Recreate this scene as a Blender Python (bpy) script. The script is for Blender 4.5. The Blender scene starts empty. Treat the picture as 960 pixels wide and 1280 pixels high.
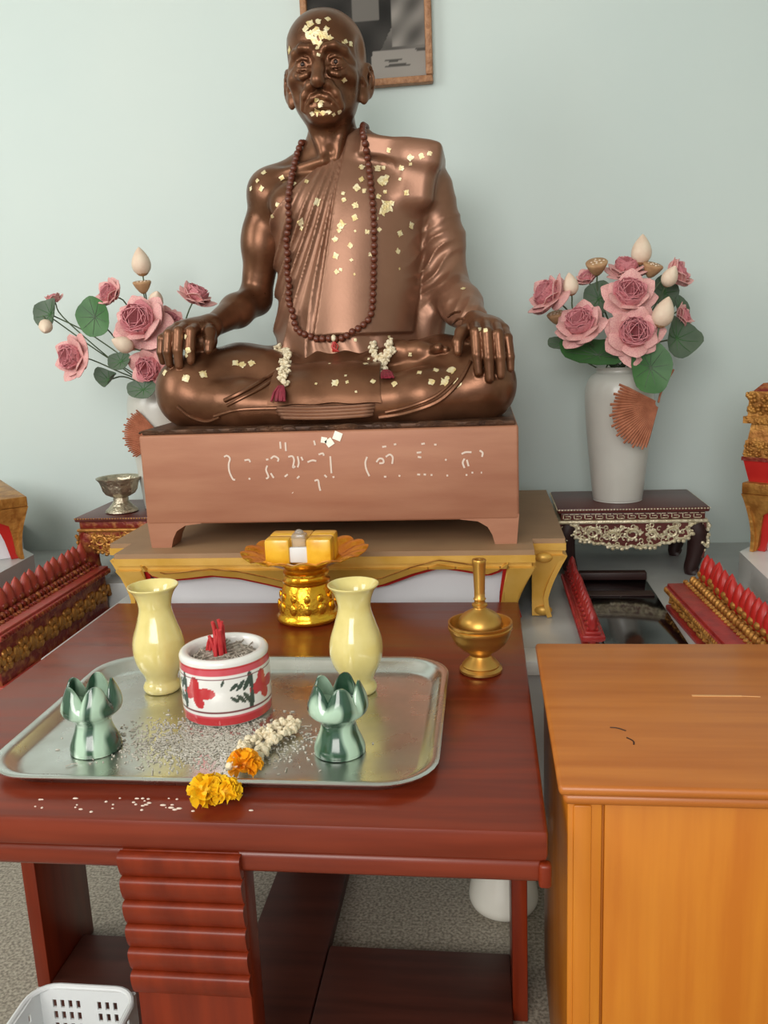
import bpy, bmesh, math, random
import numpy as np
from mathutils import Vector, Matrix
from mathutils.bvhtree import BVHTree
random.seed(7)
rng = np.random.default_rng(7)
S = bpy.context.scene
COL = S.collection
PI = math.pi
R = math.radians

# ------------------------------------------------------------------ camera
CAM = (0.0, 0.0, 1.2)
PITCH, YAW, ROLL, FPX = R(11.66), R(-7.07), R(2.37), 1060.0
def cam_axes():
    cp, sp = math.cos(PITCH), math.sin(PITCH)
    f = np.array([math.sin(YAW)*cp, math.cos(YAW)*cp, -sp])
    r = np.array([math.cos(YAW), -math.sin(YAW), 0.0])
    d = np.cross(f, r)
    c, s = math.cos(ROLL), math.sin(ROLL)
    return c*r+s*d, -s*r+c*d, f
CR, CD, CF = cam_axes()
cam = bpy.data.cameras.new('camera')
cam_o = bpy.data.objects.new('camera', cam)
COL.objects.link(cam_o)
cam.sensor_fit = 'VERTICAL'; cam.sensor_height = 24.0
cam.lens = FPX/1280*24.0
cam.clip_start = 0.05; cam.clip_end = 60
cam_o.matrix_world = Matrix(((CR[0], -CD[0], -CF[0], CAM[0]), (CR[1], -CD[1], -CF[1], CAM[1]),
                             (CR[2], -CD[2], -CF[2], CAM[2]), (0, 0, 0, 1)))
S.camera = cam_o
def at(x, y, Y):
    """real-world point at depth Y seen along a photo direction (used to read sizes off the photograph)"""
    d = CR*(x-480)/FPX + CD*(y-640)/FPX + CF
    return np.array(CAM) + d*Y/d[1]

# ------------------------------------------------------------------ light
S.view_settings.view_transform = 'Standard'
S.view_settings.look = 'None'
S.view_settings.gamma = 1.0
S.view_settings.use_curve_mapping = False
S.view_settings.exposure = 0.22
W = bpy.data.worlds.new('daylight'); S.world = W; W.use_nodes = True
W.node_tree.nodes['Background'].inputs[0].default_value = (0.93, 0.97, 1.0, 1)
W.node_tree.nodes['Background'].inputs[1].default_value = 0.62
def area(name, loc, target, sx, sy, power, col):
    l = bpy.data.lights.new(name, 'AREA'); l.shape = 'RECTANGLE'; l.size = sx; l.size_y = sy
    l.energy = power; l.color = col
    o = bpy.data.objects.new(name, l); COL.objects.link(o)
    o.location = loc
    o.rotation_euler = (Vector(target)-Vector(loc)).to_track_quat('-Z', 'Y').to_euler()
    return o
area('doorway_daylight', (-0.8, -2.4, 2.25), (-0.4, 2.3, 1.1), 2.4, 1.7, 92, (1.0, 0.97, 0.92))
area('side_window_daylight', (-2.7, 0.6, 2.2), (-0.3, 2.3, 1.2), 1.2, 1.4, 26, (1.0, 0.98, 0.95))

# ------------------------------------------------------------------ materials
def lin(c):
    out = []
    for v in c:
        v = v/255.0
        out.append(v/12.92 if v <= 0.04045 else ((v+0.055)/1.055)**2.4)
    return tuple(out)+(1.0,)
MATS = {}
def mat(name, c, c2=None, scale=6.0, stretch=(1, 1, 1), rough=0.5, metal=0.0, bump=0.0, bscale=None, coat=0.0,
        detail=4.0, lo=0.35, hi=0.65, trans=0.0, rvar=0.0, attr=None, wave=None, sheen=0.0, spec=None, sss=0.0):
    if name in MATS: return MATS[name]
    m = bpy.data.materials.new(name); m.use_nodes = True
    nt = m.node_tree; N = nt.nodes; Lk = nt.links
    b = N['Principled BSDF']
    b.inputs['Base Color'].default_value = lin(c)
    b.inputs['Roughness'].default_value = rough
    b.inputs['Metallic'].default_value = metal
    if coat: b.inputs['Coat Weight'].default_value = coat; b.inputs['Coat Roughness'].default_value = 0.12
    if trans: b.inputs['Transmission Weight'].default_value = trans
    if spec is not None: b.inputs['Specular IOR Level'].default_value = spec
    if sss:
        b.inputs['Subsurface Weight'].default_value = sss; b.inputs['Subsurface Radius'].default_value = (0.01, 0.006, 0.004)
    tc = N.new('ShaderNodeTexCoord'); mp = N.new('ShaderNodeMapping')
    mp.inputs['Scale'].default_value = stretch
    Lk.new(tc.outputs['Object'], mp.inputs['Vector'])
    if wave:
        nz = N.new('ShaderNodeTexWave'); nz.inputs['Scale'].default_value = scale
        nz.inputs['Distortion'].default_value = wave; nz.inputs['Detail'].default_value = 3
        nz.inputs['Detail Scale'].default_value = 1.5
    else:
        nz = N.new('ShaderNodeTexNoise'); nz.inputs['Scale'].default_value = scale; nz.inputs['Detail'].default_value = detail
    Lk.new(mp.outputs[0], nz.inputs['Vector'])
    fac = nz.outputs['Fac']
    if c2 is not None:
        rp = N.new('ShaderNodeValToRGB')
        rp.color_ramp.elements[0].position = lo; rp.color_ramp.elements[0].color = lin(c)
        rp.color_ramp.elements[1].position = hi; rp.color_ramp.elements[1].color = lin(c2)
        Lk.new(fac, rp.inputs[0]); Lk.new(rp.outputs[0], b.inputs['Base Color'])
    if attr:
        at_ = N.new('ShaderNodeAttribute'); at_.attribute_name = attr
        Lk.new(at_.outputs['Color'], b.inputs['Base Color'])
    if rvar:
        mr = N.new('ShaderNodeMapRange'); mr.inputs['To Min'].default_value = rough-rvar; mr.inputs['To Max'].default_value = rough+rvar
        mr.inputs['From Min'].default_value = .3; mr.inputs['From Max'].default_value = .7
        Lk.new(fac, mr.inputs['Value']); Lk.new(mr.outputs[0], b.inputs['Roughness'])
    if bump:
        bn = N.new('ShaderNodeTexNoise'); bn.inputs['Scale'].default_value = bscale or scale*4; bn.inputs['Detail'].default_value = 3
        Lk.new(mp.outputs[0], bn.inputs['Vector'])
        bp = N.new('ShaderNodeBump'); bp.inputs['Strength'].default_value = bump; bp.inputs['Distance'].default_value = 0.01
        Lk.new(bn.outputs['Fac'], bp.inputs['Height']); Lk.new(bp.outputs[0], b.inputs['Normal'])
    MATS[name] = m
    return m

M_wall = mat('mint_wall_paint', (205, 216, 212), (200, 213, 210), scale=1.2, rough=0.55, bump=0.02, bscale=60)
M_white_wall = mat('side_wall_paint', (214, 220, 212), rough=0.6)
M_ceiling = mat('ceiling_paint', (225, 226, 220), rough=0.8)
M_terrazzo = mat('grey_terrazzo', (116, 108, 96), (176, 168, 152), scale=170, rough=0.45, detail=3, lo=.36, hi=.64)
M_marble = mat('grey_marble', (168, 170, 170), (190, 192, 190), scale=4, rough=0.3)
M_white_marble = mat('white_marble', (215, 215, 212), (230, 230, 228), scale=5, rough=0.3)
M_red_wood = mat('red_lacquered_wood', (106, 36, 17), (126, 47, 24), scale=3, stretch=(1.2, 14, 14), rough=0.34, coat=0.12, rvar=.05, spec=.4)
M_red_wood_v = mat('red_lacquered_wood_upright', (108, 34, 13), (128, 44, 18), scale=3, stretch=(14, 14, 1.2), rough=0.32, spec=.35)
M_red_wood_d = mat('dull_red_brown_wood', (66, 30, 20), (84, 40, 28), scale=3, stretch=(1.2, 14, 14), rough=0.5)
M_bronze = mat('aged_bronze', (104, 67, 45), (130, 88, 63), scale=9, rough=0.33, metal=0.62, bump=0.03, bscale=160, rvar=.07, lo=.4, hi=.62)
M_bronze_robe = mat('copper_toned_bronze', (134, 95, 74), (150, 109, 87), scale=6, rough=0.37, metal=0.5, bump=0.03, bscale=160, rvar=.06)
M_bronze_dark = mat('dark_bronze', (64, 42, 30), (104, 72, 52), scale=25, rough=0.5, metal=0.5, bump=.1)
M_leaf_gold = mat('gold_leaf', (226, 200, 138), (244, 232, 196), scale=60, rough=0.42, metal=0.45, bump=.3, bscale=200)
M_leaf_pale = mat('pale_gold_leaf', (248, 244, 228), (252, 250, 240), scale=60, rough=0.5, metal=0.1)
M_iris = mat('dark_iris_bronze', (44, 28, 20), rough=.3, metal=.4)
M_terracotta = mat('copper_painted_pedestal', (162, 106, 80), (174, 120, 92), scale=4, rough=0.5, metal=0.15, bump=.03, bscale=60, stretch=(1, 1, 6))
M_chalk = mat('pale_paint', (225, 205, 190), rough=0.7)
M_gold = mat('gold_paint', (214, 164, 66), (228, 182, 92), scale=12, rough=0.4, metal=0.4, bump=.06, bscale=60)
M_gold_old = mat('antique_gold', (150, 96, 40), (196, 142, 70), scale=30, rough=0.42, metal=0.55, bump=.3, bscale=70)
M_gold_top = mat('dusty_gold_top', (150, 118, 88), (166, 132, 98), scale=5, rough=0.6, metal=.1)
M_gold_shiny = mat('polished_gold', (228, 164, 36), (244, 190, 60), scale=20, rough=0.22, metal=0.9, bump=.15, bscale=90)
M_brass = mat('satin_brass', (196, 148, 70), (206, 160, 84), scale=10, rough=0.36, metal=0.85)
M_red_paint = mat('red_paint', (168, 30, 28), (186, 40, 34), scale=8, rough=0.35)
M_crimson = mat('crimson_lacquer', (140, 32, 34), (170, 48, 44), scale=30, rough=0.35, bump=.1)
M_red_gold = mat('red_lacquer_with_worn_gilding', (120, 34, 24), (176, 112, 60), scale=45, rough=0.4, metal=.25, bump=.3, bscale=90, lo=.45, hi=.7)
M_pink_red = mat('pinkish_red_lacquer', (170, 62, 56), (150, 70, 48), scale=40, rough=0.35, lo=.4, hi=.7)
M_white_panel = mat('white_panel_paint', (222, 222, 226), rough=0.45)
M_steel = mat('stainless_steel', (220, 220, 216), (206, 206, 200), scale=14, rough=0.29, metal=1.0, rvar=.07, bump=.02, bscale=25)
M_yellow_glaze = mat('pale_yellow_glaze', (222, 205, 128), (232, 216, 144), scale=20, rough=0.14, coat=.6, bump=.02, bscale=40)
M_green_glaze = mat('streaked_green_glaze', (44, 78, 58), (176, 204, 180), scale=9, stretch=(1, 1, .45), rough=0.15, coat=.6, wave=6.0, lo=.15, hi=.75)
M_green_dark = mat('dark_green_glaze', (36, 52, 44), rough=0.3)
M_print = mat('painted_porcelain', (235, 235, 232), rough=0.18, coat=.5, attr='print')
M_ash = mat('grey_ash', (120, 108, 96), (190, 180, 168), scale=120, rough=0.95, bump=.5, bscale=200)
M_ash_pale = mat('pale_ash', (170, 164, 152), (205, 200, 190), scale=150, rough=0.95)
M_incense = mat('red_incense_stub', (186, 36, 44), (200, 60, 60), scale=60, rough=0.6)
M_stick = mat('burnt_stick', (120, 96, 76), (70, 54, 44), scale=80, rough=.8)
M_marigold = mat('marigold_yellow', (246, 190, 10), (250, 206, 30), scale=60, rough=0.6)
M_marigold_o = mat('marigold_orange', (244, 160, 8), (250, 182, 20), scale=60, rough=0.6)
M_jasmine = mat('jasmine_white', (236, 226, 200), (216, 196, 160), scale=80, rough=0.6)
M_maroon = mat('maroon_petals', (110, 24, 40), (140, 36, 56), scale=60, rough=0.6)
M_bead = mat('dark_wooden_bead', (84, 38, 24), (104, 50, 32), scale=50, rough=0.35, coat=.2)
M_orange_wood = mat('orange_varnished_wood', (192, 108, 18), (206, 126, 30), scale=2.4, stretch=(14, 14, 1.0), rough=0.4, coat=.1)
M_orange_wood_h = mat('orange_varnished_wood_top', (176, 98, 30), (192, 114, 42), scale=2.4, stretch=(1.0, 14, 14), rough=0.4, coat=.12)
M_dark_gap = mat('dark_slot', (60, 30, 14), rough=.7)
M_scratch = mat('raw_scratched_wood', (222, 168, 112), rough=.6)
M_plastic = mat('white_plastic', (226, 228, 228), rough=0.4)
M_white_ceramic = mat('white_ceramic', (232, 228, 216), rough=0.12, coat=.5)
M_grey_vase = mat('off_white_vase_glaze', (206, 204, 196), (196, 194, 186), scale=6, rough=0.3, coat=.2)
M_palm = mat('dried_palm_leaf', (164, 100, 72), (186, 120, 90), scale=40, rough=.75)
M_lotus = mat('dusty_pink_petal', (212, 146, 148), (230, 182, 174), scale=25, rough=0.65, sss=.1)
M_lotus_in = mat('deep_pink_petal', (196, 112, 124), (214, 146, 148), scale=40, rough=0.65)
M_bud = mat('cream_bud', (222, 194, 172), (232, 212, 190), scale=30, rough=0.6)
M_pod = mat('tan_seed_pod', (170, 128, 92), (190, 150, 110), scale=40, rough=.7)
M_green = mat('leaf_green', (52, 96, 50), (70, 116, 62), scale=12, rough=0.5)
M_green_grey = mat('grey_green_leaf', (74, 92, 74), (92, 108, 88), scale=12, rough=0.55)
M_stem = mat('green_stem', (86, 102, 74), rough=.6)
M_silver = mat('embossed_silver', (176, 166, 146), (200, 190, 168), scale=60, rough=0.3, metal=.9, bump=.5, bscale=120)
M_silver_gilt = mat('silvered_carving', (226, 216, 188), (196, 182, 148), scale=70, rough=0.4, metal=.45, bump=.3, bscale=140)
M_maroon_wood = mat('maroon_lacquer', (82, 34, 30), (98, 44, 38), scale=6, rough=0.35)
M_dark_wood = mat('dark_maroon_wood', (44, 20, 18), rough=.5)
M_black = mat('black_lacquer', (16, 14, 14), rough=0.1, coat=.5)
M_frame = mat('carved_brown_frame', (180, 130, 92), (150, 102, 68), scale=60, rough=.5, bump=.5, bscale=120)
M_photo = mat('old_monochrome_print', (150, 140, 130), rough=.6, spec=.15, attr='print')
M_packet = mat('yellow_offering_wrap', (226, 166, 34), (240, 190, 60), scale=30, rough=.3, coat=.4)
M_label = mat('white_paper', (226, 228, 232), rough=.6)
M_clear = mat('clear_wrap', (230, 224, 214), rough=.15, trans=.75)

# ------------------------------------------------------------------ mesh helpers
class G:
    def __init__(s): s.v = []; s.f = []; s.mi = []; s.m = 0
    def add(s, V, F):
        o = len(s.v); s.v.extend([tuple(map(float, p)) for p in V])
        for f in F: s.f.append(tuple(i+o for i in f)); s.mi.append(s.m)
        return s
    def box(s, lo, hi, bev=0.0, seg=2, rot=None, piv=None):
        bm = bmesh.new(); bmesh.ops.create_cube(bm, size=1.0)
        c = [(a+b)/2 for a, b in zip(lo, hi)]; d = [b-a for a, b in zip(lo, hi)]
        for v in bm.verts: v.co = Vector((v.co.x*d[0], v.co.y*d[1], v.co.z*d[2]))
        if bev: bmesh.ops.bevel(bm, geom=bm.edges[:], offset=min(bev, min(d)*.45), segments=seg, profile=.5, affect='EDGES')
        bm.verts.index_update()
        V = []
        for v in bm.verts:
            p = v.co.copy()
            if rot is not None: p = rot @ p
            V.append(p+Vector(c))
        s.add(V, [[v.index for v in f.verts] for f in bm.faces]); bm.free()
        return s
    def lathe(s, prof, c=(0, 0, 0), n=40, fn=None, mats=None):
        """prof: list of (r, z); fn(theta, r, z) -> (r, z) may ruffle it"""
        V = []; F = []; k = len(prof)
        for j, (r, z) in enumerate(prof):
            for i in range(n):
                t = 2*PI*i/n; rr, zz = (r, z) if fn is None else fn(t, r, z)
                V.append((c[0]+rr*math.cos(t), c[1]+rr*math.sin(t), c[2]+zz))
        for j in range(k-1):
            for i in range(n):
                F.append((j*n+i, j*n+(i+1) % n, (j+1)*n+(i+1) % n, (j+1)*n+i))
        if prof[0][0] > 1e-5: F.append(tuple(range(n-1, -1, -1)))
        if prof[-1][0] > 1e-5: F.append(tuple((k-1)*n+i for i in range(n)))
        return s.add(V, F)
    def tube(s, pts, r, n=8, cap=True):
        P = [Vector(p) for p in pts]; k = len(P)
        rs = r if hasattr(r, '__len__') else [r]*k
        V = []; F = []; up = Vector((0, 0, 1)); prev = None
        for j in range(k):
            t = (P[min(j+1, k-1)]-P[max(j-1, 0)]).normalized()
            if prev is None:
                a = t.orthogonal().normalized()
            else:
                a = (prev-t*prev.dot(t)); a = a.normalized() if a.length > 1e-6 else t.orthogonal().normalized()
            prev = a; b = t.cross(a)
            for i in range(n):
                q = 2*PI*i/n; V.append(P[j]+(a*math.cos(q)+b*math.sin(q))*rs[j])
        for j in range(k-1):
            for i in range(n): F.append((j*n+i, j*n+(i+1) % n, (j+1)*n+(i+1) % n, (j+1)*n+i))
        if cap: F.append(tuple(range(n-1, -1, -1))); F.append(tuple((k-1)*n+i for i in range(n)))
        return s.add(V, F)
    def ell(s, c, r, n=10, m=7, rot=None):
        V = [Vector((0, 0, -1))]; F = []
        for j in range(1, m):
            ph = -PI/2+PI*j/m
            for i in range(n): V.append(Vector((math.cos(ph)*math.cos(2*PI*i/n), math.cos(ph)*math.sin(2*PI*i/n), math.sin(ph))))
        V.append(Vector((0, 0, 1))); L_ = len(V)-1
        for i in range(n):
            F.append((0, 1+(i+1) % n, 1+i)); F.append((L_, L_-n+i, L_-n+(i+1) % n))
        for j in range(m-2):
            for i in range(n): F.append((1+j*n+i, 1+j*n+(i+1) % n, 1+(j+1)*n+(i+1) % n, 1+(j+1)*n+i))
        out = []
        for v in V:
            p = Vector((v.x*r[0], v.y*r[1], v.z*r[2]))
            if rot is not None: p = rot @ p
            out.append(p+Vector(c))
        return s.add(out, F)
    def grid(s, P, closed_u=False, thick=0.0):
        """P[u][v] points; thick gives it a back and edges"""
        P = np.array(P, float); nu, nv = P.shape[:2]
        if thick:
            du = np.gradient(P, axis=0); dv = np.gradient(P, axis=1); nn = np.cross(du, dv)
            nn /= np.maximum(np.linalg.norm(nn, axis=2, keepdims=True), 1e-9)
            A = P+nn*thick/2; B = P-nn*thick/2
            V = list(A.reshape(-1, 3))+list(B.reshape(-1, 3)); o = nu*nv; F = []
            for i in range(nu-1):
                for j in range(nv-1):
                    a, b, c, d = i*nv+j, (i+1)*nv+j, (i+1)*nv+j+1, i*nv+j+1
                    F.append((a, b, c, d)); F.append((o+d, o+c, o+b, o+a))
            for i in range(nu-1):
                a, b = i*nv, (i+1)*nv; F.append((o+a, o+b, b, a))
                a, b = i*nv+nv-1, (i+1)*nv+nv-1; F.append((a, b, o+b, o+a))
            for j in range(nv-1):
                F.append((j, j+1, o+j+1, o+j)); k = (nu-1)*nv; F.append((o+k+j, o+k+j+1, k+j+1, k+j))
            return s.add(V, F)
        F = []
        for i in range(nu-1):
            for j in range(nv-1): F.append((i*nv+j, (i+1)*nv+j, (i+1)*nv+j+1, i*nv+j+1))
        return s.add(P.reshape(-1, 3), F)
    def prism(s, poly, a0, a1, axis='y'):
        """poly of 2-D points extruded along axis between a0 and a1"""
        n = len(poly)
        def p3(p, a): return (p[0], a, p[1]) if axis == 'y' else ((a, p[0], p[1]) if axis == 'x' else (p[0], p[1], a))
        V = [p3(p, a0) for p in poly]+[p3(p, a1) for p in poly]
        F = [tuple(range(n)), tuple(range(2*n-1, n-1, -1))]
        for i in range(n): F.append((i, i+n, (i+1) % n+n, (i+1) % n))
        return s.add(V, F)
    def xf(s, M_):
        s.v = [tuple(M_ @ Vector(p)) for p in s.v]; return s

def wloc(o):
    p = Vector((0, 0, 0))
    while o is not None: p += o.location; o = o.parent
    return p
def obj(name, g, m, parent=None, angle=40, fixn=True, loc=None):
    me = bpy.data.meshes.new(name)
    V = np.array(g.v, np.float64)
    if parent is not None: base = np.array(wloc(parent))
    elif loc is not None: base = np.array(loc, float)
    else: base = np.array([(V[:, 0].min()+V[:, 0].max())/2, (V[:, 1].min()+V[:, 1].max())/2, V[:, 2].min()])
    me.from_pydata((V-base).tolist(), [], g.f)
    for x in (m if isinstance(m, (list, tuple)) else [m]): me.materials.append(x)
    if len(me.materials) > 1: me.polygons.foreach_set('material_index', g.mi)
    if fixn:
        bm = bmesh.new(); bm.from_mesh(me); bmesh.ops.recalc_face_normals(bm, faces=bm.faces); bm.to_mesh(me); bm.free()
    me.shade_smooth()
    if angle < 180: me.set_sharp_from_angle(angle=R(angle))
    o = bpy.data.objects.new(name, me); COL.objects.link(o)
    if parent is not None: o.parent = parent
    else: o.location = base
    return o
def thing(name, label, cat, loc=(0, 0, 0), rotz=0.0, group=None):
    o = bpy.data.objects.new(name, None); COL.objects.link(o); o.empty_display_size = .05
    o.location = loc; o.rotation_euler = (0, 0, rotz)
    return tag(o, label, cat, group)
def tag(o, label, cat, group=None, kind=None):
    o['label'] = label; o['category'] = cat
    if group: o['group'] = group
    if kind: o['kind'] = kind
    return o
def struct(name, g, m, label=None):
    o = obj(name, g, m); o['kind'] = 'structure'
    if label: o['label'] = label
    return o
def link(o, name=None, parent=None, loc=None, rot=None, scale=None):
    c = o.copy(); COL.objects.link(c)
    if parent is not None: c.parent = parent
    if loc is not None: c.location = loc
    if rot is not None: c.rotation_euler = rot
    if scale is not None: c.scale = scale
    return c
def dup(root, loc, rotz=None, label=None):
    r = root.copy(); COL.objects.link(r); r.location = loc
    if rotz is not None: r.rotation_euler = (0, 0, rotz)
    if label: r['label'] = label
    for ch in list(root.children):
        c = ch.copy(); COL.objects.link(c); c.parent = r
        for g2 in list(ch.children):
            d = g2.copy(); COL.objects.link(d); d.parent = c
    return r
def lerp(a, b, t): return [x+(y-x)*t for x, y in zip(a, b)]
def spline(pts, n=24):
    P = [np.array(p, float) for p in pts]; P = [2*P[0]-P[1]]+P+[2*P[-1]-P[-2]]
    out = []; k = len(P)-3
    for i in range(n+1):
        t = i/n*k; j = min(int(t), k-1); u = t-j
        a, b, c, d = P[j:j+4]
        out.append(.5*((2*b)+(-a+c)*u+(2*a-5*b+4*c-d)*u*u+(-a+3*b-3*c+d)*u**3))
    return out
def smooth_prof(pts, n=48): return [(max(0.0, p[0]), p[1]) for p in spline(pts, n)]
def color_attr(o, fn):
    me = o.data; ca = me.color_attributes.new('print', 'FLOAT_COLOR', 'POINT')
    base = np.array([v.co[:] for v in me.vertices])
    ca.data.foreach_set('color', np.array(fn(base), np.float32).reshape(-1))

# ------------------------------------------------------------------ the setting
struct('floor', G().box((-3.0, -3.2, -.1), (3.0, 2.9, 0)), M_terrazzo, 'grey speckled terrazzo floor')
struct('wall_back', G().box((-3.0, 2.8, 0), (3.0, 2.92, 3.3)), M_wall, 'pale mint painted wall')
struct('wall_left', G().box((-3.1, -3.2, 0), (-3.0, 2.92, 3.3)), M_white_wall)
struct('wall_right', G().box((3.0, -3.2, 0), (3.1, 2.92, 3.3)), M_white_wall)
struct('ceiling', G().box((-3.1, -3.2, 3.3), (3.1, 2.92, 3.4)), M_ceiling)
pg = G().box((-1.04, 1.76, 0), (2.4, 2.8, .498), .004).box((-2.4, 2.375, 0), (-1.04, 2.8, .498), .004).box((-2.4, 1.76, 0), (-1.04, 2.375, .408), .004)
struct('platform', pg, M_marble, 'grey marble altar platform')
struct('trim_1', G().box((-.87, 1.745, .47), (2.4, 1.83, .503), .004), M_white_marble)
struct('ledge_left', G().prism([(-2.4, 1.95), (-1.34, 1.95), (-1.36, 2.34), (-1.44, 2.42), (-1.66, 2.8), (-2.4, 2.8)], .408, .60, 'z'), M_marble)
struct('ledge_right', G().prism([(.655, 1.86), (.668, 2.29), (.74, 2.38), (.99, 2.8), (2.4, 2.8), (2.4, 1.86)], .498, .60, 'z'), M_white_marble)

# ------------------------------------------------------------------ red offering table
TX0, TX1, TY0, TY1, TZ = -.887, .068, .949, 1.865, .60
t = thing('offering_table', 'low red lacquered wooden table with slatted front pillar, under the steel tray', 'table', (-.41, 1.4, 0))
obj('tabletop', G().box((TX0, TY0, .5585), (TX1, TY1, TZ), .006), M_red_wood, t)
a = .003
for lo, hi in (((TX0+a, TY0+a, .526), (TX1-a, TY0+a+.022, .557)), ((TX0+a, TY1-a-.022, .526), (TX1-a, TY1-a, .557)),
               ((TX0+a, TY0+a+.022, .526), (TX0+a+.022, TY1-a-.022, .557)), ((TX1-a-.022, TY0+a+.022, .526), (TX1-a, TY1-a-.022, .557))):
    obj('rail', G().box(lo, (hi[0], hi[1], .5585), .009, 3), M_red_wood, t)
for x in (TX0+.004, TX1-.004):
    for y in (TY0+.004, TY1-.004): obj('corner_block', G().box((x-.008, y-.008, .523), (x+.008, y+.008, .5565), .005, 3), M_red_wood_v, t)
def pillar(y0, y1, face):
    p = obj('pillar', G().box((-.484, y0, .028), (-.324, y1, .556), .003), M_red_wood_v, t)
    for k in range(6):
        z1 = .554-k*.0355; z0 = z1-.0345
        yf = y0 if face < 0 else y1
        # cross-section of a slat: rounded top shoulder, face sloping back to the foot
        prof = [(yf-face*.004, z1), (yf+face*.0085, z1-.0005), (yf+face*.0115, z1-.003), (yf+face*.0125, z1-.007), (yf+face*.0115, z1-.016), (yf+face*.0085, z1-.027), (yf+face*.0045, z0+.0005), (yf-face*.004, z0)]
        obj('slat', G().prism(prof, -.486, -.322, 'x'), M_red_wood_v, p, angle=50)
pillar(.952, 1.005, -1)
pillar(1.76, 1.81, 1)
for x in (-.862, .031): obj('leg', G().box((x, 1.305, 0), (x+.027, 1.485, .557), .003), M_red_wood_v, t)
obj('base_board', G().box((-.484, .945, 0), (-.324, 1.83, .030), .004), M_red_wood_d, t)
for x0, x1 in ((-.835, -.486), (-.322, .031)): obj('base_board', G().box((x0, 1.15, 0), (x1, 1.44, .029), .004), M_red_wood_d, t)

# wax drips and crumbs near the front edge of the table top
g = G()
for k in range(34):
    x = rng.normal(-.47, .07); y = rng.uniform(.965, 1.005); r = rng.uniform(.0008, .0024)
    g.ell((x, y, TZ+.0004), (r*rng.uniform(1, 2.4), r, .0012), 7, 4)
tag(obj('wax_drips', g, M_chalk), 'pale wax flecks spilled on red table edge before the tray', 'wax', kind='stuff')

# ------------------------------------------------------------------ steel tray
def rrect(cx, cy, hx, hy, r, n=8):
    P = []
    for k, (sx, sy) in enumerate(((1, 1), (-1, 1), (-1, -1), (1, -1))):
        for i in range(n+1):
            q = PI/2*k+PI/2*i/n
            P.append((cx+sx*(hx-r)+r*math.cos(q), cy+sy*(hy-r)+r*math.sin(q)))
    return P
TCX, TCY = -.398, 1.240
g = G(); rings = []
for inset, z, r in ((.062, .6025, .05), (.034, .6028, .062), (.024, .606, .066), (.016, .618, .07), (.010, .6225, .072), (.003, .6232, .076),
                    (0, .6215, .078), (0.0005, .6195, .078), (.004, .6200, .076), (.013, .6195, .07), (.020, .6035, .067), (.030, .6005, .062), (.06, .6003, .05)):
    rings.append([(x, y, z) for x, y in rrect(TCX, TCY, .327-inset, .229-inset, r)])
n = len(rings[0]); V = [p for rg in rings for p in rg]; F = []
for j in range(len(rings)-1):
    for i in range(n): F.append((j*n+i, j*n+(i+1) % n, (j+1)*n+(i+1) % n, (j+1)*n+i))
F.append(tuple(range(n))); F.append(tuple(reversed([(len(rings)-1)*n+i for i in range(n)])))
g.add(V, F)
tag(obj('serving_tray', g, M_steel, angle=60), 'large rectangular stainless steel tray on the red table', 'tray')
TF = .6030   # tray floor

# ash scattered on the tray
g = G()
for k in range(2600):
    u = rng.normal(0, 1, 2); x = -.43+u[0]*.07; y = 1.165+u[1]*.04
    if not (-.68 < x < -.12 and 1.06 < y < 1.42): continue
    r = rng.uniform(.0006, .0022); an = rng.uniform(0, PI)
    g.ell((x, y, TF+.0003), (r*rng.uniform(.8, 2.2), r, .0012), 6, 4, Matrix.Rotation(an, 3, 'Z'))
for k in range(40):
    x = rng.normal(-.40, .10); y = rng.normal(1.17, .05); an = rng.uniform(0, PI); l = rng.uniform(.004, .010)
    if not (-.66 < x < -.14 and 1.06 < y < 1.42): continue
    g.tube([(x-l*math.cos(an), y-l*math.sin(an), TF+.001), (x, y, TF+.0022), (x+l*math.cos(an), y+l*math.sin(an), TF+.001)], .0009, 5)
tag(obj('incense_ash', g, M_ash_pale), 'grey incense ash scattered on the steel tray round the striped pot', 'ash', kind='stuff')

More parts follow.
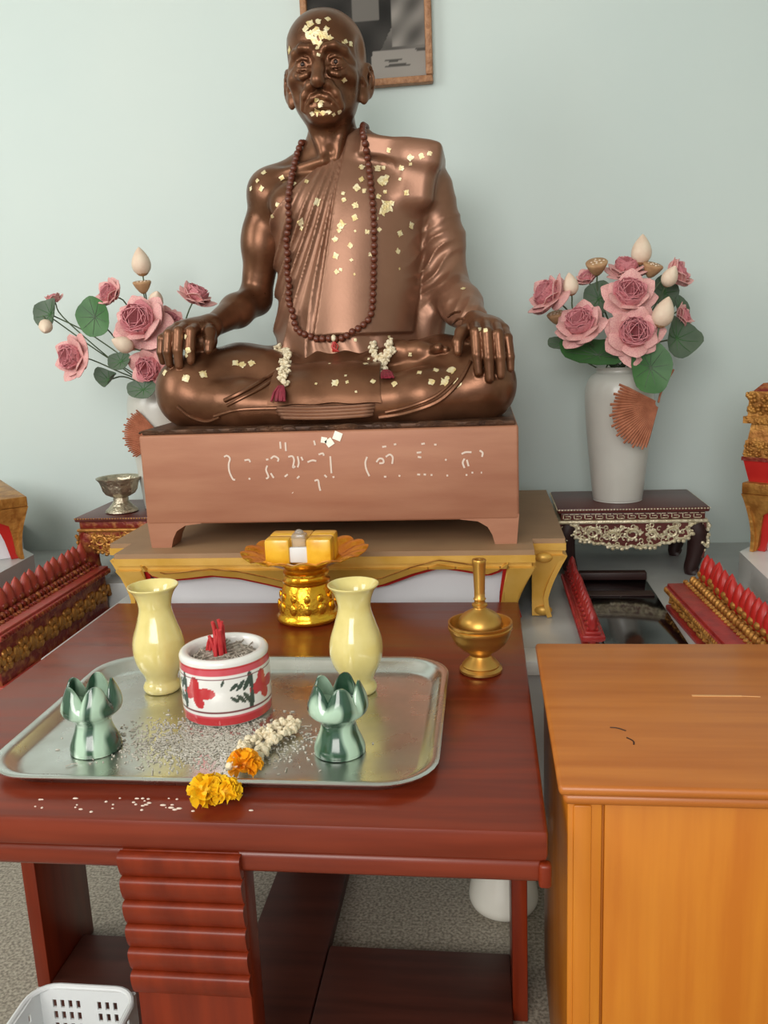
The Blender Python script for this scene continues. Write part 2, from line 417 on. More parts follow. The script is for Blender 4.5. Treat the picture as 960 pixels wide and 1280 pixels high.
# ------------------------------------------------------------------ incense pot
PX, PY = -.432, 1.275
pot = thing('incense_pot', 'white porcelain incense pot with red bands and painted red flowers', 'pot', (PX, PY, TF))
RP, HP = .0735, .112
prof = [(0, 0), (.06, 0), (.066, .001), (.070, .004)]+[(RP-.0015+.0015*math.sin(PI*i/60), .006+i*(HP-.016)/60) for i in range(61)]+\
       [(RP-.001, HP-.006), (RP-.003, HP-.002), (RP-.007, HP), (RP-.013, HP-.0005), (RP-.0165, HP-.003), (RP-.018, HP-.008), (RP-.018, HP-.03)]
po = obj('body', G().lathe(prof, (PX, PY, TF), 240), M_print, pot)
def potpaint(P):
    th = np.arctan2(P[:, 1], P[:, 0]); z = P[:, 2]; r = np.hypot(P[:, 0], P[:, 1])
    C = np.tile(lin((232, 230, 226)), (len(P), 1))
    RED = lin((192, 52, 58)); PNK = lin((206, 84, 96)); GRN = lin((60, 74, 66)); DK = lin((120, 60, 66))
    side = r > RP-.007
    s = lambda t0: ((th-t0+PI) % (2*PI)-PI)*RP
    def blob(t0, sx, sz, a, b, ang, col):
        u = s(t0)-sx; w = z-sz; c, d = math.cos(ang), math.sin(ang)
        m = ((u*c+w*d)/a)**2+((-u*d+w*c)/b)**2 < 1
        C[m & side] = col
    for t0 in (R(-114), R(-22), R(68), R(158)):
        for k, (aa, L_) in enumerate(((92, .022), (4, .029), (-65, .021), (185, .022), (128, .014))):
            a = R(aa); blob(t0, L_*.62*math.cos(a), .058+L_*.62*math.sin(a), L_*.62, .0095, a, RED)
        blob(t0, 0, .058, .007, .007, 0, RED)
        for sgn in (1, -1):
            for k in range(3):
                blob(t0, -.031-.0105*k, .058+sgn*(.012-.0005*k), .0125-.002*k, .0040-.0004*k, sgn*(R(58)-k*.18), GRN)
            blob(t0, -.0235, .058+sgn*.016, .0165, .0048, sgn*R(96), GRN)
        blob(t0, -.070, .076, .006, .0022, R(62), GRN)
    for lo, hi, col in ((.088, .098, PNK), (.098, .1015, RED), (.006, .018, RED), (.018, .0205, PNK)):
        C[(z >= lo) & (z <= hi) & (r > RP-.01)] = col
    for zz in (.0825, .0275): C[(abs(z-zz) < .0011) & side] = DK
    return C
color_attr(po, potpaint)
g = G(); g.lathe([(0, .100), (.03, .101), (.05, .098), (RP-.0185, .094)], (PX, PY, TF), 30)
for k in range(60):
    a = rng.uniform(0, 2*PI); r = .05*math.sqrt(rng.uniform(0, 1)); q = rng.uniform(0, PI); l = rng.uniform(.004, .012)
    x, y = PX+r*math.cos(a), PY+r*math.sin(a)
    g.tube([(x-l*math.cos(q), y-l*math.sin(q), TF+.101), (x+l*math.cos(q), y+l*math.sin(q), TF+.104)], .0014, 5)
obj('ash_bed', g, M_ash, pot)
for k in range(20):
    a = rng.uniform(0, 2*PI); r = .014*math.sqrt(rng.uniform(0, 1)); h = rng.uniform(.026, .060) if k < 16 else .022
    x, y = PX-.004+r*math.cos(a), PY-.004+r*math.sin(a)
    tx, ty = rng.normal(0, .006, 2)
    if k >= 16: x, y = PX-.03+rng.normal(0, .006), PY+.012+rng.normal(0, .006)
    g = G().tube([(x, y, TF+.095), (x+tx*.5, y+ty*.5, TF+.101+h*.5), (x+tx, y+ty, TF+.101+h)], .0028, 7)
    tag(obj('incense_stick', g, M_incense), 'burnt down red incense stick standing in the white painted pot', 'incense', 'incense stubs in the painted pot')

# ------------------------------------------------------------------ yellow vases
vprof = [(0, 0), (.026, 0), (.0315, .003), (.033, .009), (.030, .016), (.0275, .021), (.031, .032), (.041, .052), (.0455, .074), (.0435, .097), (.036, .120),
         (.0300, .140), (.0282, .150), (.0284, .158), (.031, .170), (.0365, .182), (.0430, .190), (.0430, .1925), (.0395, .191), (.030, .181), (.0245, .166), (.022, .15), (.024, .13), (.03, .1)]
def ripple(th, r, z): return (r*(1+.02*math.cos(6*th)*max(0, min(1, (z-.02)/.04))*(1 if z < .135 else .3)), z)
v = tag(obj('yellow_vase', G().lathe(smooth_prof(vprof, 90), (-.577, 1.356, TF), 48, ripple), M_yellow_glaze, angle=70, loc=(-.577, 1.356, TF)),
        'empty pale yellow glazed vase on tray, left of the painted incense pot', 'vase', 'pair of yellow vases on the tray')
v2 = link(v, loc=(-.226, 1.358, TF)); v2['label'] = 'empty pale yellow glazed vase on tray, right of the painted incense pot'
v2.rotation_euler = (0, 0, .4)

# ------------------------------------------------------------------ green lotus candle holders
def lotus_fn(th, r, z):
    w = max(0.0, (z-.062)/.043); f = abs(math.cos(2.5*th))
    return (r*(1+.03*w*(f-.4)-.035*(1-f)*max(0, min(1, (z-.05)/.02))), z-(.021*w*(1-f)**1.2 if z > .062 else 0))
lprof = [(0, 0), (.034, 0), (.038, .003), (.0375, .010), (.034, .020), (.0290, .032), (.0265, .042), (.0275, .049), (.034, .056), (.0430, .064), (.0455, .076), (.0415, .092), (.0335, .110)]
linn = [(.0305, .110), (.0375, .092), (.041, .076), (.033, .068), (.0, .066)]
g = G(); g.lathe(smooth_prof(lprof, 60)+linn, (-.598, 1.135, TF), 60, lotus_fn)
h1 = obj('lotus_candle_holder', g, M_green_glaze, angle=60, loc=(-.598, 1.135, TF))
tag(h1, 'green streaked lotus shaped candle holder at left end of the tray', 'candle holder', 'pair of green lotus candle holders')
h1.rotation_euler = (0, 0, .35)
h2 = link(h1, loc=(-.222, 1.142, TF), rot=(0, 0, 1.3)); h2['label'] = 'green streaked lotus shaped candle holder before the right yellow vase'

# ------------------------------------------------------------------ flower garland on the tray edge
def marigold(c, r, n=90):
    g = G()
    g.ell(c, (r*.55, r*.55, r*.5), 10, 7)
    for k in range(n):
        z = rng.uniform(-.55, 1); th = rng.uniform(0, 2*PI); q = math.sqrt(max(0, 1-z*z))
        d = Vector((q*math.cos(th), q*math.sin(th), z*.85)); u = d.orthogonal().normalized(); w = d.cross(u)
        an = rng.uniform(0, PI); uu = u*math.cos(an)+w*math.sin(an); ww = d.cross(uu)
        b = Vector(c)+d*r*.35; e = Vector(c)+d*r*rng.uniform(.85, 1.05); s = r*.27
        g.add([b-uu*s*.3, b+uu*s*.3, e+uu*s+ww*s*.25, e+d*s*.25, e-uu*s+ww*s*.25], [(0, 1, 2, 3), (0, 3, 4)])
    return g
gar = thing('flower_garland', 'jasmine string with two yellow marigolds hanging over tray front edge', 'garland', (-.35, 1.05, TZ))
obj('marigold', marigold((-.374, .990, TZ+.021), .026), M_marigold, gar, fixn=False)
obj('marigold', marigold((-.349, .988, TZ+.022), .022), M_marigold, gar, fixn=False)
obj('marigold', marigold((-.341, 1.055, TF+.022), .024), M_marigold_o, gar, fixn=False)
path = spline([(-.358, 1.02, .634), (-.352, 1.05, .622), (-.353, 1.095, TF+.006), (-.362, 1.13, TF+.007), (-.345, 1.165, TF+.008), (-.318, 1.205, TF+.008), (-.303, 1.19, TF+.008), (-.322, 1.155, TF+.008), (-.333, 1.125, TF+.007), (-.335, 1.09, TF+.007)], 60)
obj('string', G().tube(path, .0012, 5), M_jasmine, gar)
bud0 = G()
bud0.ell((0, 0, 0), (.0042, .0042, .0075), 7, 5); bud0.ell((0, 0, .007), (.0055, .0055, .003), 7, 4)
b0 = None
for k in range(6, 60):
    p = path[k]
    for q in range(2):
        pos = Vector(p)+Vector((rng.normal(0, .0035), rng.normal(0, .0035), abs(rng.normal(0, .003))+.001))
        rot = (rng.uniform(-1.5, 1.5), rng.uniform(-1.5, 1.5), rng.uniform(0, 6))
        loc = pos-Vector(wloc(gar))
        if b0 is None: b0 = obj('jasmine_bud', bud0, M_jasmine, None, loc=(0, 0, 0)); b0.parent = gar; b0.location = loc; b0.rotation_euler = rot
        else: link(b0, parent=gar, loc=loc, rot=rot)

# ------------------------------------------------------------------ gilded footed tray with packet
FX, FY = -.394, 1.752
ph = thing('footed_offering_tray', 'gilded footed offering tray standing at the back of the red table', 'tray', (FX, FY, TZ))
foot = [(0, 0), (.064, 0), (.069, .004), (.070, .010), (.066, .015), (.063, .02), (.062, .03), (.058, .055), (.053, .075), (.049, .083), (.052, .086), (.052, .090), (.046, .094), (.044, .100), (.05, .104), (.05, .109), (.044, .113), (.046, .120), (.03, .122), (0, .122)]
obj('foot', G().lathe(foot, (FX, FY, TZ), 48, lambda th, r, z: (r*(1+(.025*abs(math.sin(6*th)) if .025 < z < .075 else 0)), z)), M_gold_shiny, ph, angle=50)
g = G()
for k in range(12):
    a = 2*PI*k/12+.2
    for z, r, s in ((.036, .062, .010), (.058, .058, .008)):
        g.ell((FX+r*math.cos(a), FY+r*math.sin(a), TZ+z), (s*.45, s*.9, s*1.3), 9, 6, Matrix.Rotation(a, 3, 'Z'))
obj('embossed_boss', g, M_gold_shiny, ph)
bowl = [(0, .119), (.045, .120), (.07, .128), (.092, .139), (.112, .146), (.128, .150), (.134, .1505), (.134, .1525), (.127, .1535), (.11, .150), (.09, .144), (.068, .133), (.04, .126), (0, .125)]
obj('dish', G().lathe(bowl, (FX, FY, TZ), 96, lambda th, r, z: (r*(1+.035*abs(math.sin(8*th))*max(0, (r-.08)/.05)), z+(.006*abs(math.sin(8*th)) if r > .1 else 0))), M_gold_shiny, ph, angle=60)
pk = thing('offering_packet', 'yellow wrapped offering packet with white label in the gilded tray', 'packet', (FX-.005, FY, TZ+.128))
z0 = TZ+.131
for sx in (-1, 1):
    for k in range(2):
        obj('yellow_block', G().box((FX-.005+sx*.045-.027, FY-.048+k*.048, z0), (FX-.005+sx*.045+.027, FY-.003+k*.048, z0+.058), .006), M_packet, pk)
obj('middle_block', G().box((FX-.024, FY-.032, z0), (FX+.014, FY+.045, z0+.0575), .004), M_packet, pk)
obj('paper_label', G().box((FX-.024, FY-.044, z0+.006), (FX+.016, FY-.034, z0+.040), .003), M_label, pk)
obj('clear_wrap', G().box((FX-.020, FY-.041, z0+.036), (FX+.012, FY-.012, z0+.068), .006).ell((FX-.004, FY-.026, z0+.068), (.010, .008, .008), 8, 6), M_clear, pk)

# ------------------------------------------------------------------ brass pouring set
BX, BY = -.0155, 1.455
cup = [(0, 0), (.034, 0), (.0385, .003), (.0385, .007), (.033, .011), (.034, .014), (.029, .020), (.022, .026), (.019, .032), (.022, .038), (.034, .045), (.046, .056), (.053, .070), (.0555, .080), (.0575, .082), (.0575, .0865), (.0555, .088), (.0570, .090), (.0575, .0945), (.0545, .0945), (.052, .085), (.047, .066), (.040, .0615), (.02, .060), (0, .060)]
tag(obj('brass_bowl', G().lathe(cup, (BX, BY, TZ), 48), M_brass, angle=45), 'footed brass bowl holding the long necked ewer on the red table', 'bowl')
ew = [(0, .0), (.018, .0), (.029, .006), (.037, .016), (.040, .028), (.0375, .039), (.030, .048), (.020, .054), (.012, .058), (.0105, .061), (.014, .064), (.014, .067), (.0100, .069), (.0095, .074), (.0115, .0765), (.0095, .079), (.0095, .09), (.0105, .12), (.0118, .142), (.0128, .147), (.0118, .149), (.008, .149), (.007, .13), (.0, .1)]
tag(obj('brass_ewer', G().lathe(ew, (BX, BY, TZ+.0605), 40), M_brass, angle=45), 'round brass ewer with tall neck sitting in the brass bowl', 'ewer')

# ------------------------------------------------------------------ donation cabinet
CX0, CX1, CY0, CY1, CZ = .082, .66, .966, 1.462, .652
c = thing('donation_cabinet', 'orange varnished wooden cabinet with coin slot, right of red table', 'cabinet', ((CX0+CX1)/2, 1.21, 0))
obj('top', G().box((CX0, CY0, CZ-.014), (CX1, CY1, CZ), .006, 3), M_orange_wood_h, c)
obj('top_moulding', G().box((CX0+.006, CY0+.006, CZ-.030), (CX1-.006, CY1-.006, CZ-.014), .007, 3), M_orange_wood_h, c)
B0, B1, D0, D1 = CX0+.012, CX1-.012, CY0+.018, CY1-.012
obj('body', G().box((B0+.002, D0+.010, .0), (B1-.002, D1, CZ-.030), .002), M_orange_wood, c)
for x0, x1 in ((B0, B0+.043), (B1-.043, B1)):
    s = obj('stile', G().box((x0, D0, 0), (x1, D0+.014, CZ-.030), .003), M_orange_wood, c)
    obj('bead_moulding', G().box((x0+.007 if x0 == B0 else x0+.004, D0-.003, .01), (x0+.030, D0+.004, CZ-.034), .003), M_orange_wood, s)
obj('front_panel', G().box((B0+.046, D0+.002, .06), (B1-.046, D0+.014, CZ-.033), .002), M_orange_wood, c)
obj('bottom_rail', G().box((B0+.044, D0, 0), (B1-.044, D0+.014, .055), .003), M_orange_wood, c)
obj('coin_slot', G().box((.302, 1.236, CZ-.001), (.374, 1.240, CZ+.0008)), M_scratch, c)
g = G(); g.tube([(.372, 1.238, CZ+.0003), (.40, 1.236, CZ+.0003)], .0007, 5)
obj('scratch', g, M_scratch, c)
g = G()
for pts in ([(.166, 1.128, CZ), (.176, 1.126, CZ), (.186, 1.118, CZ)], [(.184, 1.098, CZ), (.191, 1.088, CZ), (.190, 1.078, CZ)]): g.tube(spline(pts, 8), .0012, 5)
obj('dark_scuff', g, M_dark_gap, c)

# ------------------------------------------------------------------ white basket in the lower left
bx0, bx1, by0, by1, bz = -.735, -.550, .80, 1.108, .236
bk = thing('plastic_basket', 'white plastic basket with slotted sides on floor under the table', 'basket', ((bx0+bx1)/2, (by0+by1)/2, 0.03))
def wall_slots(p0, p1, horiz, name='side_wall'):
    """wall between corner p0 and p1 (x,y) from z=.0 to bz with rows of tall slots, built as a grid with holes"""
    g = G(); L_ = math.dist(p0, p1); ncol = int(L_/.0125); ux, uy = (p1[0]-p0[0])/L_, (p1[1]-p0[1])/L_
    def bar(s0, s1, z0, z1):
        w = .0015; nx, ny = -uy*w, ux*w
        q = [(p0[0]+ux*s0+nx, p0[1]+uy*s0+ny), (p0[0]+ux*s1+nx, p0[1]+uy*s1+ny), (p0[0]+ux*s1-nx, p0[1]+uy*s1-ny), (p0[0]+ux*s0-nx, p0[1]+uy*s0-ny)]
        g.prism(q, z0, z1, 'z')
    m = .022; pit, hw, gap = .0132, .0066, .022; holes = []; s = m
    while s+hw < L_-m:
        for q_ in range(4):
            if s+hw < L_-m: holes.append(s)
            s += pit
        s += gap
    rows = [bz-.019-.0215*k for k in range(6)]      # top of each row of slots
    zt_ = bz
    for r_ in rows:
        bar(0, L_, r_, zt_); zt_ = r_-.0145; s0 = 0
        for h_ in holes: bar(s0, h_, zt_, r_); s0 = h_+hw
        bar(s0, L_, zt_, r_)
    bar(0, L_, .03, zt_)
    return obj(name, g, M_plastic, bk)
ir = .012
wall_slots((bx0+ir, by1-ir), (bx1-ir, by1-ir), True); wall_slots((bx0+ir, by0+ir), (bx1-ir, by0+ir), True)
wall_slots((bx0+ir, by0+ir), (bx0+ir, by1-ir), False); wall_slots((bx1-ir, by0+ir), (bx1-ir, by1-ir), False)
obj('base', G().box((bx0+ir, by0+ir, .03), (bx1-ir, by1-ir, .034)), M_plastic, bk)
g = G()
P = [(x, y, bz) for x, y in rrect((bx0+bx1)/2, (by0+by1)/2, (bx1-bx0)/2-.006, (by1-by0)/2-.006, .04, 6)]; P.append(P[0]); P.append(P[1])
g.tube(P, .0045, 8, cap=False)
obj('rim', g, M_plastic, bk)
for o in [bk]: o.location.z -= .0298

# white pot below the table
g = G().lathe(smooth_prof([(0, 0), (.05, 0), (.064, .004), (.072, .014), (.074, .03), (.068, .06), (.056, .10), (.05, .14), (.055, .17), (.06, .18), (.055, .178), (.046, .15), (.05, .1), (0, .05)], 50), (.022, 1.625, 0), 48)
tag(obj('floor_vase', g, M_white_ceramic, angle=60), 'glossy white ceramic vase standing on floor beneath the red table', 'vase')
# half-seen bottle and pink cloth on the floor beyond the basket

# ------------------------------------------------------------------ gilded altar stand that carries the statue
gs = thing('gilded_altar_stand', 'gold painted altar stand with red edged white panel under the statue', 'altar stand', (-.4, 2.35, .5))
XL, XR = -.915, .108        # projecting centre section
OL, OR_ = -.975, .188       # full width
def plan(e, ec):
    # redented plan, grown by e
    return [(XL-ec, 1.935-e), (XR+ec, 1.935-e), (XR+ec, 2.045-e), (OR_+e, 2.045-e), (OR_+e, 2.70), (OL-e, 2.70), (OL-e, 2.045-e), (XL-ec, 2.045-e)]
obj('top', G().prism(plan(0, 0), .690, .702, 'z'), M_gold_top, gs)
obj('top_edge', G().prism(plan(.002, .002), .672, .690, 'z').prism(plan(-.006, -.006), .655, .672, 'z'), M_gold, gs)
def flare(z):  # legs and skirts draw in below the top, then out a little at the foot
    u = (0.66-z)/.16
    return .050*math.sin(min(1, u)*PI*.55)-.012*max(0, u-.7)/.3
def skirt(cut_pts, x0, x1, y, name, m, thick, lo=.5, dy=0.0, nx=90, side=None):
    """board hung below the top edge whose lower outline follows cut_pts(x)->z ; bows inwards with depth"""
    g = G(); nz = 14; F_ = []; 
    xs = np.linspace(x0, x1, nx); A = np.zeros((nx, nz, 3))
    for i, x in enumerate(xs):
        zl = cut_pts(x)
        for j in range(nz):
            z = .66+(zl-.66)*j/(nz-1); d = flare(z)
            xx = x
            k = min((x-x0), (x1-x))/(x1-x0)
            if k < .12: xx = x+(d if x-x0 < x1-x else -d)*(1-k/.12)
            A[i, j] = (xx, y+dy+d*.6, z) if side is None else (side*1.0, x, z)
            if side is not None: A[i, j] = (side-d*(1 if side > -.4 else -1)-dy*(1 if side > -.4 else -1), x, z)
    g.grid(A, thick=thick)
    return obj(name, g, m, gs, angle=50)
wz = [(-.915, .5), (-.868, .5), (-.862, .545), (-.852, .615), (-.845, .676), (-.825, .648), (-.79, .636), (-.74, .640), (-.673, .648), (-.60, .640), (-.53, .622), (-.46, .602), (-.40, .597), (-.33, .604), (-.25, .620), (-.18, .648), (-.116, .667), (-.05, .656), (.0, .645), (.025, .655), (.046, .676), (.05, .615), (.058, .545), (.062, .5), (.108, .5)]
wx = [p[0] for p in wz]; wzz = [p[1] for p in wz]
front_cut = lambda x: float(np.interp(x, wx, wzz))
def red_cut(x):
    z = min(front_cut(min(max(x+d, -.914), .107)) for d in (-.008, 0, .008)); return max(.5, z-.009)
skirt(front_cut, XL, XR, 1.938, 'front_board', M_gold, .012, nx=160)
skirt(red_cut, XL, XR, 1.938, 'red_edge', M_red_paint, .004, dy=.009, nx=160)
obj('white_panel', G().box((XL+.04, 1.988, .5), (XR-.04, 1.996, .66)), M_white_panel, gs)
# incised contour line on the gold board
g = G(); pts = []
for x in np.linspace(-.80, -.01, 70):
    z = front_cut(x)+.016; d = flare(z); pts.append((x, 1.932+d*.6-.0005, z))
g.tube(pts, .0018, 6); obj('contour_moulding', g, M_gold_old, gs)
def side_cut(x):
    u = (x-2.045)/(2.70-2.045)
    if u < .16 or u > .9: return .5
    return .60+.04*math.sin((u-.16)/.74*PI*1)-.02*math.cos((u-.16)*14)
for sd in (OR_, OL):
    skirt(side_cut, 2.045, 2.70, 0, 'side_board', M_gold, .012, side=sd, nx=60)
    q = -1 if sd > -.4 else 1
    obj('side_panel', G().box((sd+q*.062-.004, 2.07, .5), (sd+q*.062+.004, 2.68, .66)), M_white_panel, gs)
    xr = XR if sd > -.4 else XL
    # short return boards in the redented corners
    x0, x1 = sorted((xr, sd))
    A = np.zeros((10, 12, 3))
    for i in range(10):
        for j in range(12):
            z = .66-.16*j/11; d = flare(z); x = xr+(sd-xr)*i/9
            x += -d*(1 if sd > -.4 else -1)*(i/9)
            A[i, j] = (x, 2.048+d*.4, z)
    obj('corner_board', G().grid(A, thick=.012), M_gold, gs)
    A = np.zeros((6, 12, 3))
    for i in range(6):
        for j in range(12):
            z = .66-.16*j/11; d = flare(z); A[i, j] = (xr-d*(1 if sd > -.4 else -1), 1.945+(2.045-1.945)*i/5+d*.5*(1-i/5), z)
    obj('return_board', G().grid(A, thick=.010), M_gold, gs)
    sg = 1 if sd > -.4 else -1
    g = G(); g.tube(spline([(xr+sg*.004-sg*flare(.65), 2.035, .65), (xr+sg*.008-sg*flare(.6), 2.030, .60), (xr+sg*.006-sg*flare(.55), 2.030, .55), (xr+sg*.008-sg*flare(.51), 2.03, .505)], 14), .006, 6)
    obj('red_edge', g, M_red_paint, gs)
    g = G(); xx = (xr+sd)/2
    for zc in (.655, .515):
        g.ell((xx-sg*.012, 2.040+flare(zc)*.4, zc), (.022, .012, .013), 10, 7)
    obj('scroll', g, M_gold, gs)

# ------------------------------------------------------------------ copper coloured pedestal
PZ0, PZ1 = .702, .986
ped = thing('statue_pedestal', 'copper painted box pedestal with faded lettering beneath the bronze monk', 'pedestal', (-.385, 2.3, PZ0))
def taper(g):   # sides widen a touch to the top
    out = []
    for x, y, z in g.v: out.append((x, y, z))
    g.v = out; return g
X0, X1, Y0, Y1 = -.848, .076, 1.996, 2.612
obj('body', G().box((X0, Y0, .762), (X1, Y1, PZ1), .006, 3), M_terracotta, ped)
for sx in (0, 1):
    for sy in (0, 1):
        xa = X0 if sx == 0 else X1; s = 1 if sx == 0 else -1
        ya, yb = (Y0+.001, Y0+.07) if sy == 0 else (Y1-.07, Y1-.001)
        poly = [(xa, .775), (xa+s*.006, PZ0), (xa+s*.058, PZ0), (xa+s*.064, .724), (xa+s*.075, .744), (xa+s*.098, .758), (xa+s*.14, .763), (xa+s*.14, .775)]
        obj('foot', G().prism(poly, ya, yb, 'y'), M_terracotta, ped, angle=50)
# faded painted lettering, drawn as the strokes that remain
def px(x, y): # crop pixel of the lettering -> pedestal front
    p = at(270+x*350/960, 520+y*350/960, Y0); return (p[0], Y0-.0006, p[2])
strokes = [[(28, 140), (38, 136), (48, 146), (44, 165), (46, 190), (58, 216), (66, 218)], [(98, 152), (112, 150), (118, 158)], [(112, 214), (118, 216)],
 [(172, 150), (180, 148)], [(176, 170), (172, 185), (180, 208), (172, 215)], [(188, 146), (200, 138), (214, 146), (212, 156)], [(188, 196), (198, 212)],
 [(220, 88), (222, 112)], [(238, 90), (240, 120)], [(248, 140), (262, 138), (268, 152), (264, 176), (272, 172)], [(280, 138), (284, 160), (280, 176)], [(292, 140), (298, 152)],
 [(236, 208), (246, 200)], [(278, 214), (286, 206)], [(314, 158), (330, 152), (344, 154)], [(336, 84), (340, 100)], [(352, 132), (366, 128), (370, 136)],
 [(392, 138), (394, 168), (396, 196)], [(372, 202), (380, 210)], [(400, 210), (406, 208)], [(338, 222), (350, 220), (354, 240), (358, 256)], [(262, 262), (264, 264)],
 [(518, 140), (512, 160), (516, 184), (526, 206)], [(550, 158), (560, 146), (572, 148), (574, 160), (560, 162)], [(582, 140), (596, 132), (606, 142), (604, 164)],
 [(570, 106), (584, 104)], [(610, 98), (618, 96)], [(704, 96), (716, 94)], [(748, 98), (756, 98)], [(692, 140), (704, 142)], [(688, 126), (704, 124)], [(576, 208), (584, 208)], [(626, 204), (632, 206)],
 [(690, 200), (700, 201)], [(712, 200), (720, 201)], [(736, 202), (742, 202)], [(790, 204), (796, 204)], [(842, 130), (856, 124), (876, 124)], [(852, 146), (846, 160), (852, 178)], [(860, 150), (866, 172)],
 [(856, 202), (862, 202)], [(876, 194), (882, 194)], [(904, 118), (914, 126), (912, 140)], [(786, 148), (790, 152)], [(908, 194), (912, 194)]]
for st in strokes:
    lt = G()
    P = [px(*q) for q in st]
    if len(P) > 2: P = spline(P, len(P)*4)
    A = np.zeros((len(P), 2, 3)); P = np.array(P)
    T = np.gradient(P, axis=0) if len(P) > 2 else np.repeat((P[1:]-P[:1]), 2, axis=0)
    T /= np.maximum(np.linalg.norm(T, axis=1, keepdims=True), 1e-9)
    Nn = np.stack([-T[:, 2], np.zeros(len(P)), T[:, 0]], 1)*.0021
    A[:, 0] = P+Nn; A[:, 1] = P-Nn
    lt.grid(A, thick=.0008)
    obj('painted_stroke', lt, M_chalk, ped)
for k, (x, y, s, an) in enumerate(((422, 545, .020, .4), (412, 553, .018, 1.0), (405, 550, .014, .2))):
    p = at(x, y, Y0); g = G().box((-s/2, -.0008, -s/2), (s/2, .0008, s/2)); g.xf(Matrix.Translation((p[0], Y0-.0012, p[2])) @ Matrix.Rotation(an, 4, 'Y'))
    obj('gold_leaf', g, M_leaf_pale, ped)

# ------------------------------------------------------------------ framed photograph on the wall
fr = thing('framed_photograph', 'brown carved frame with old monochrome photograph on wall behind the head', 'picture', (-.335, 2.78, 1.945))
def wp(x, y): return at(x, y, 2.77)
fx0, fx1, fz0, fz1 = wp(374, 0)[0], wp(541, 90)[0], wp(480, 107)[2], wp(480, 107)[2]+.50
w = .021
for lo, hi in (((fx0, 2.765, fz0), (fx1, 2.798, fz0+w)), ((fx0, 2.765, fz1-w), (fx1, 2.798, fz1)), ((fx0, 2.765, fz0+w), (fx0+w, 2.798, fz1-w)), ((fx1-w, 2.765, fz0+w), (fx1, 2.798, fz1-w))):
    obj('frame_bar', G().box(lo, hi, .006), M_frame, fr)
g = G(); nu, nv = 90, 110; A = np.zeros((nu, nv, 3))
for i in range(nu):
    for j in range(nv): A[i, j] = (fx0+w*.8+(fx1-fx0-1.6*w)*i/(nu-1), 2.780, fz0+w*.8+(fz1-fz0-1.6*w)*j/(nv-1))
pic = obj('print', g.grid(A), M_photo, fr, fixn=False)
def photo(P):
    x = P[:, 0]+fr.location.x; z = P[:, 2]+fr.location.z
    u = (x-fx0)/(fx1-fx0); w_ = (z-fz0)/.24        # w_ 0 at the bottom, 1 at about the photo edge
    v = np.full(len(P), .36)+.10*np.sin(u*9+w_*4)*np.sin(w_*7+u*3)
    fig = (u < .72-.35*np.clip(.75-w_, 0, 1)) & (w_ > .30-.1*u); v = np.where(fig, .16+.05*np.sin(u*17)*np.sin(w_*9), v)
    panel = (abs(u-.50) < .10) & (w_ > .78) & (w_ < 1.3); v = np.where(panel, .36, v)
    rocks = (u > .70) & (w_ > .45); v = np.where(rocks, .38+.07*np.sin(u*14+w_*9)*np.sin(w_*8-u*11)+.05*np.sin(u*31-w_*17), v)
    base = (w_ < .42) & (u > .50+.1*w_); v = np.where(base, .52-.12*np.clip(w_-.2, 0, 1), v)
    for (cx, cz, a, b) in ((.70, .30, .07, .018), (.73, .235, .10, .018), (.92, .40, .05, .02)): v = np.where(((u-cx)/a)**2+((w_-cz)/b)**2 < 1, .26, v)
    v = np.clip(v*.95, 0, 1)**2.0*1.15
    return np.stack([v*1.05, v*.95, v*.86, np.ones(len(P))], 1)
color_attr(pic, photo)

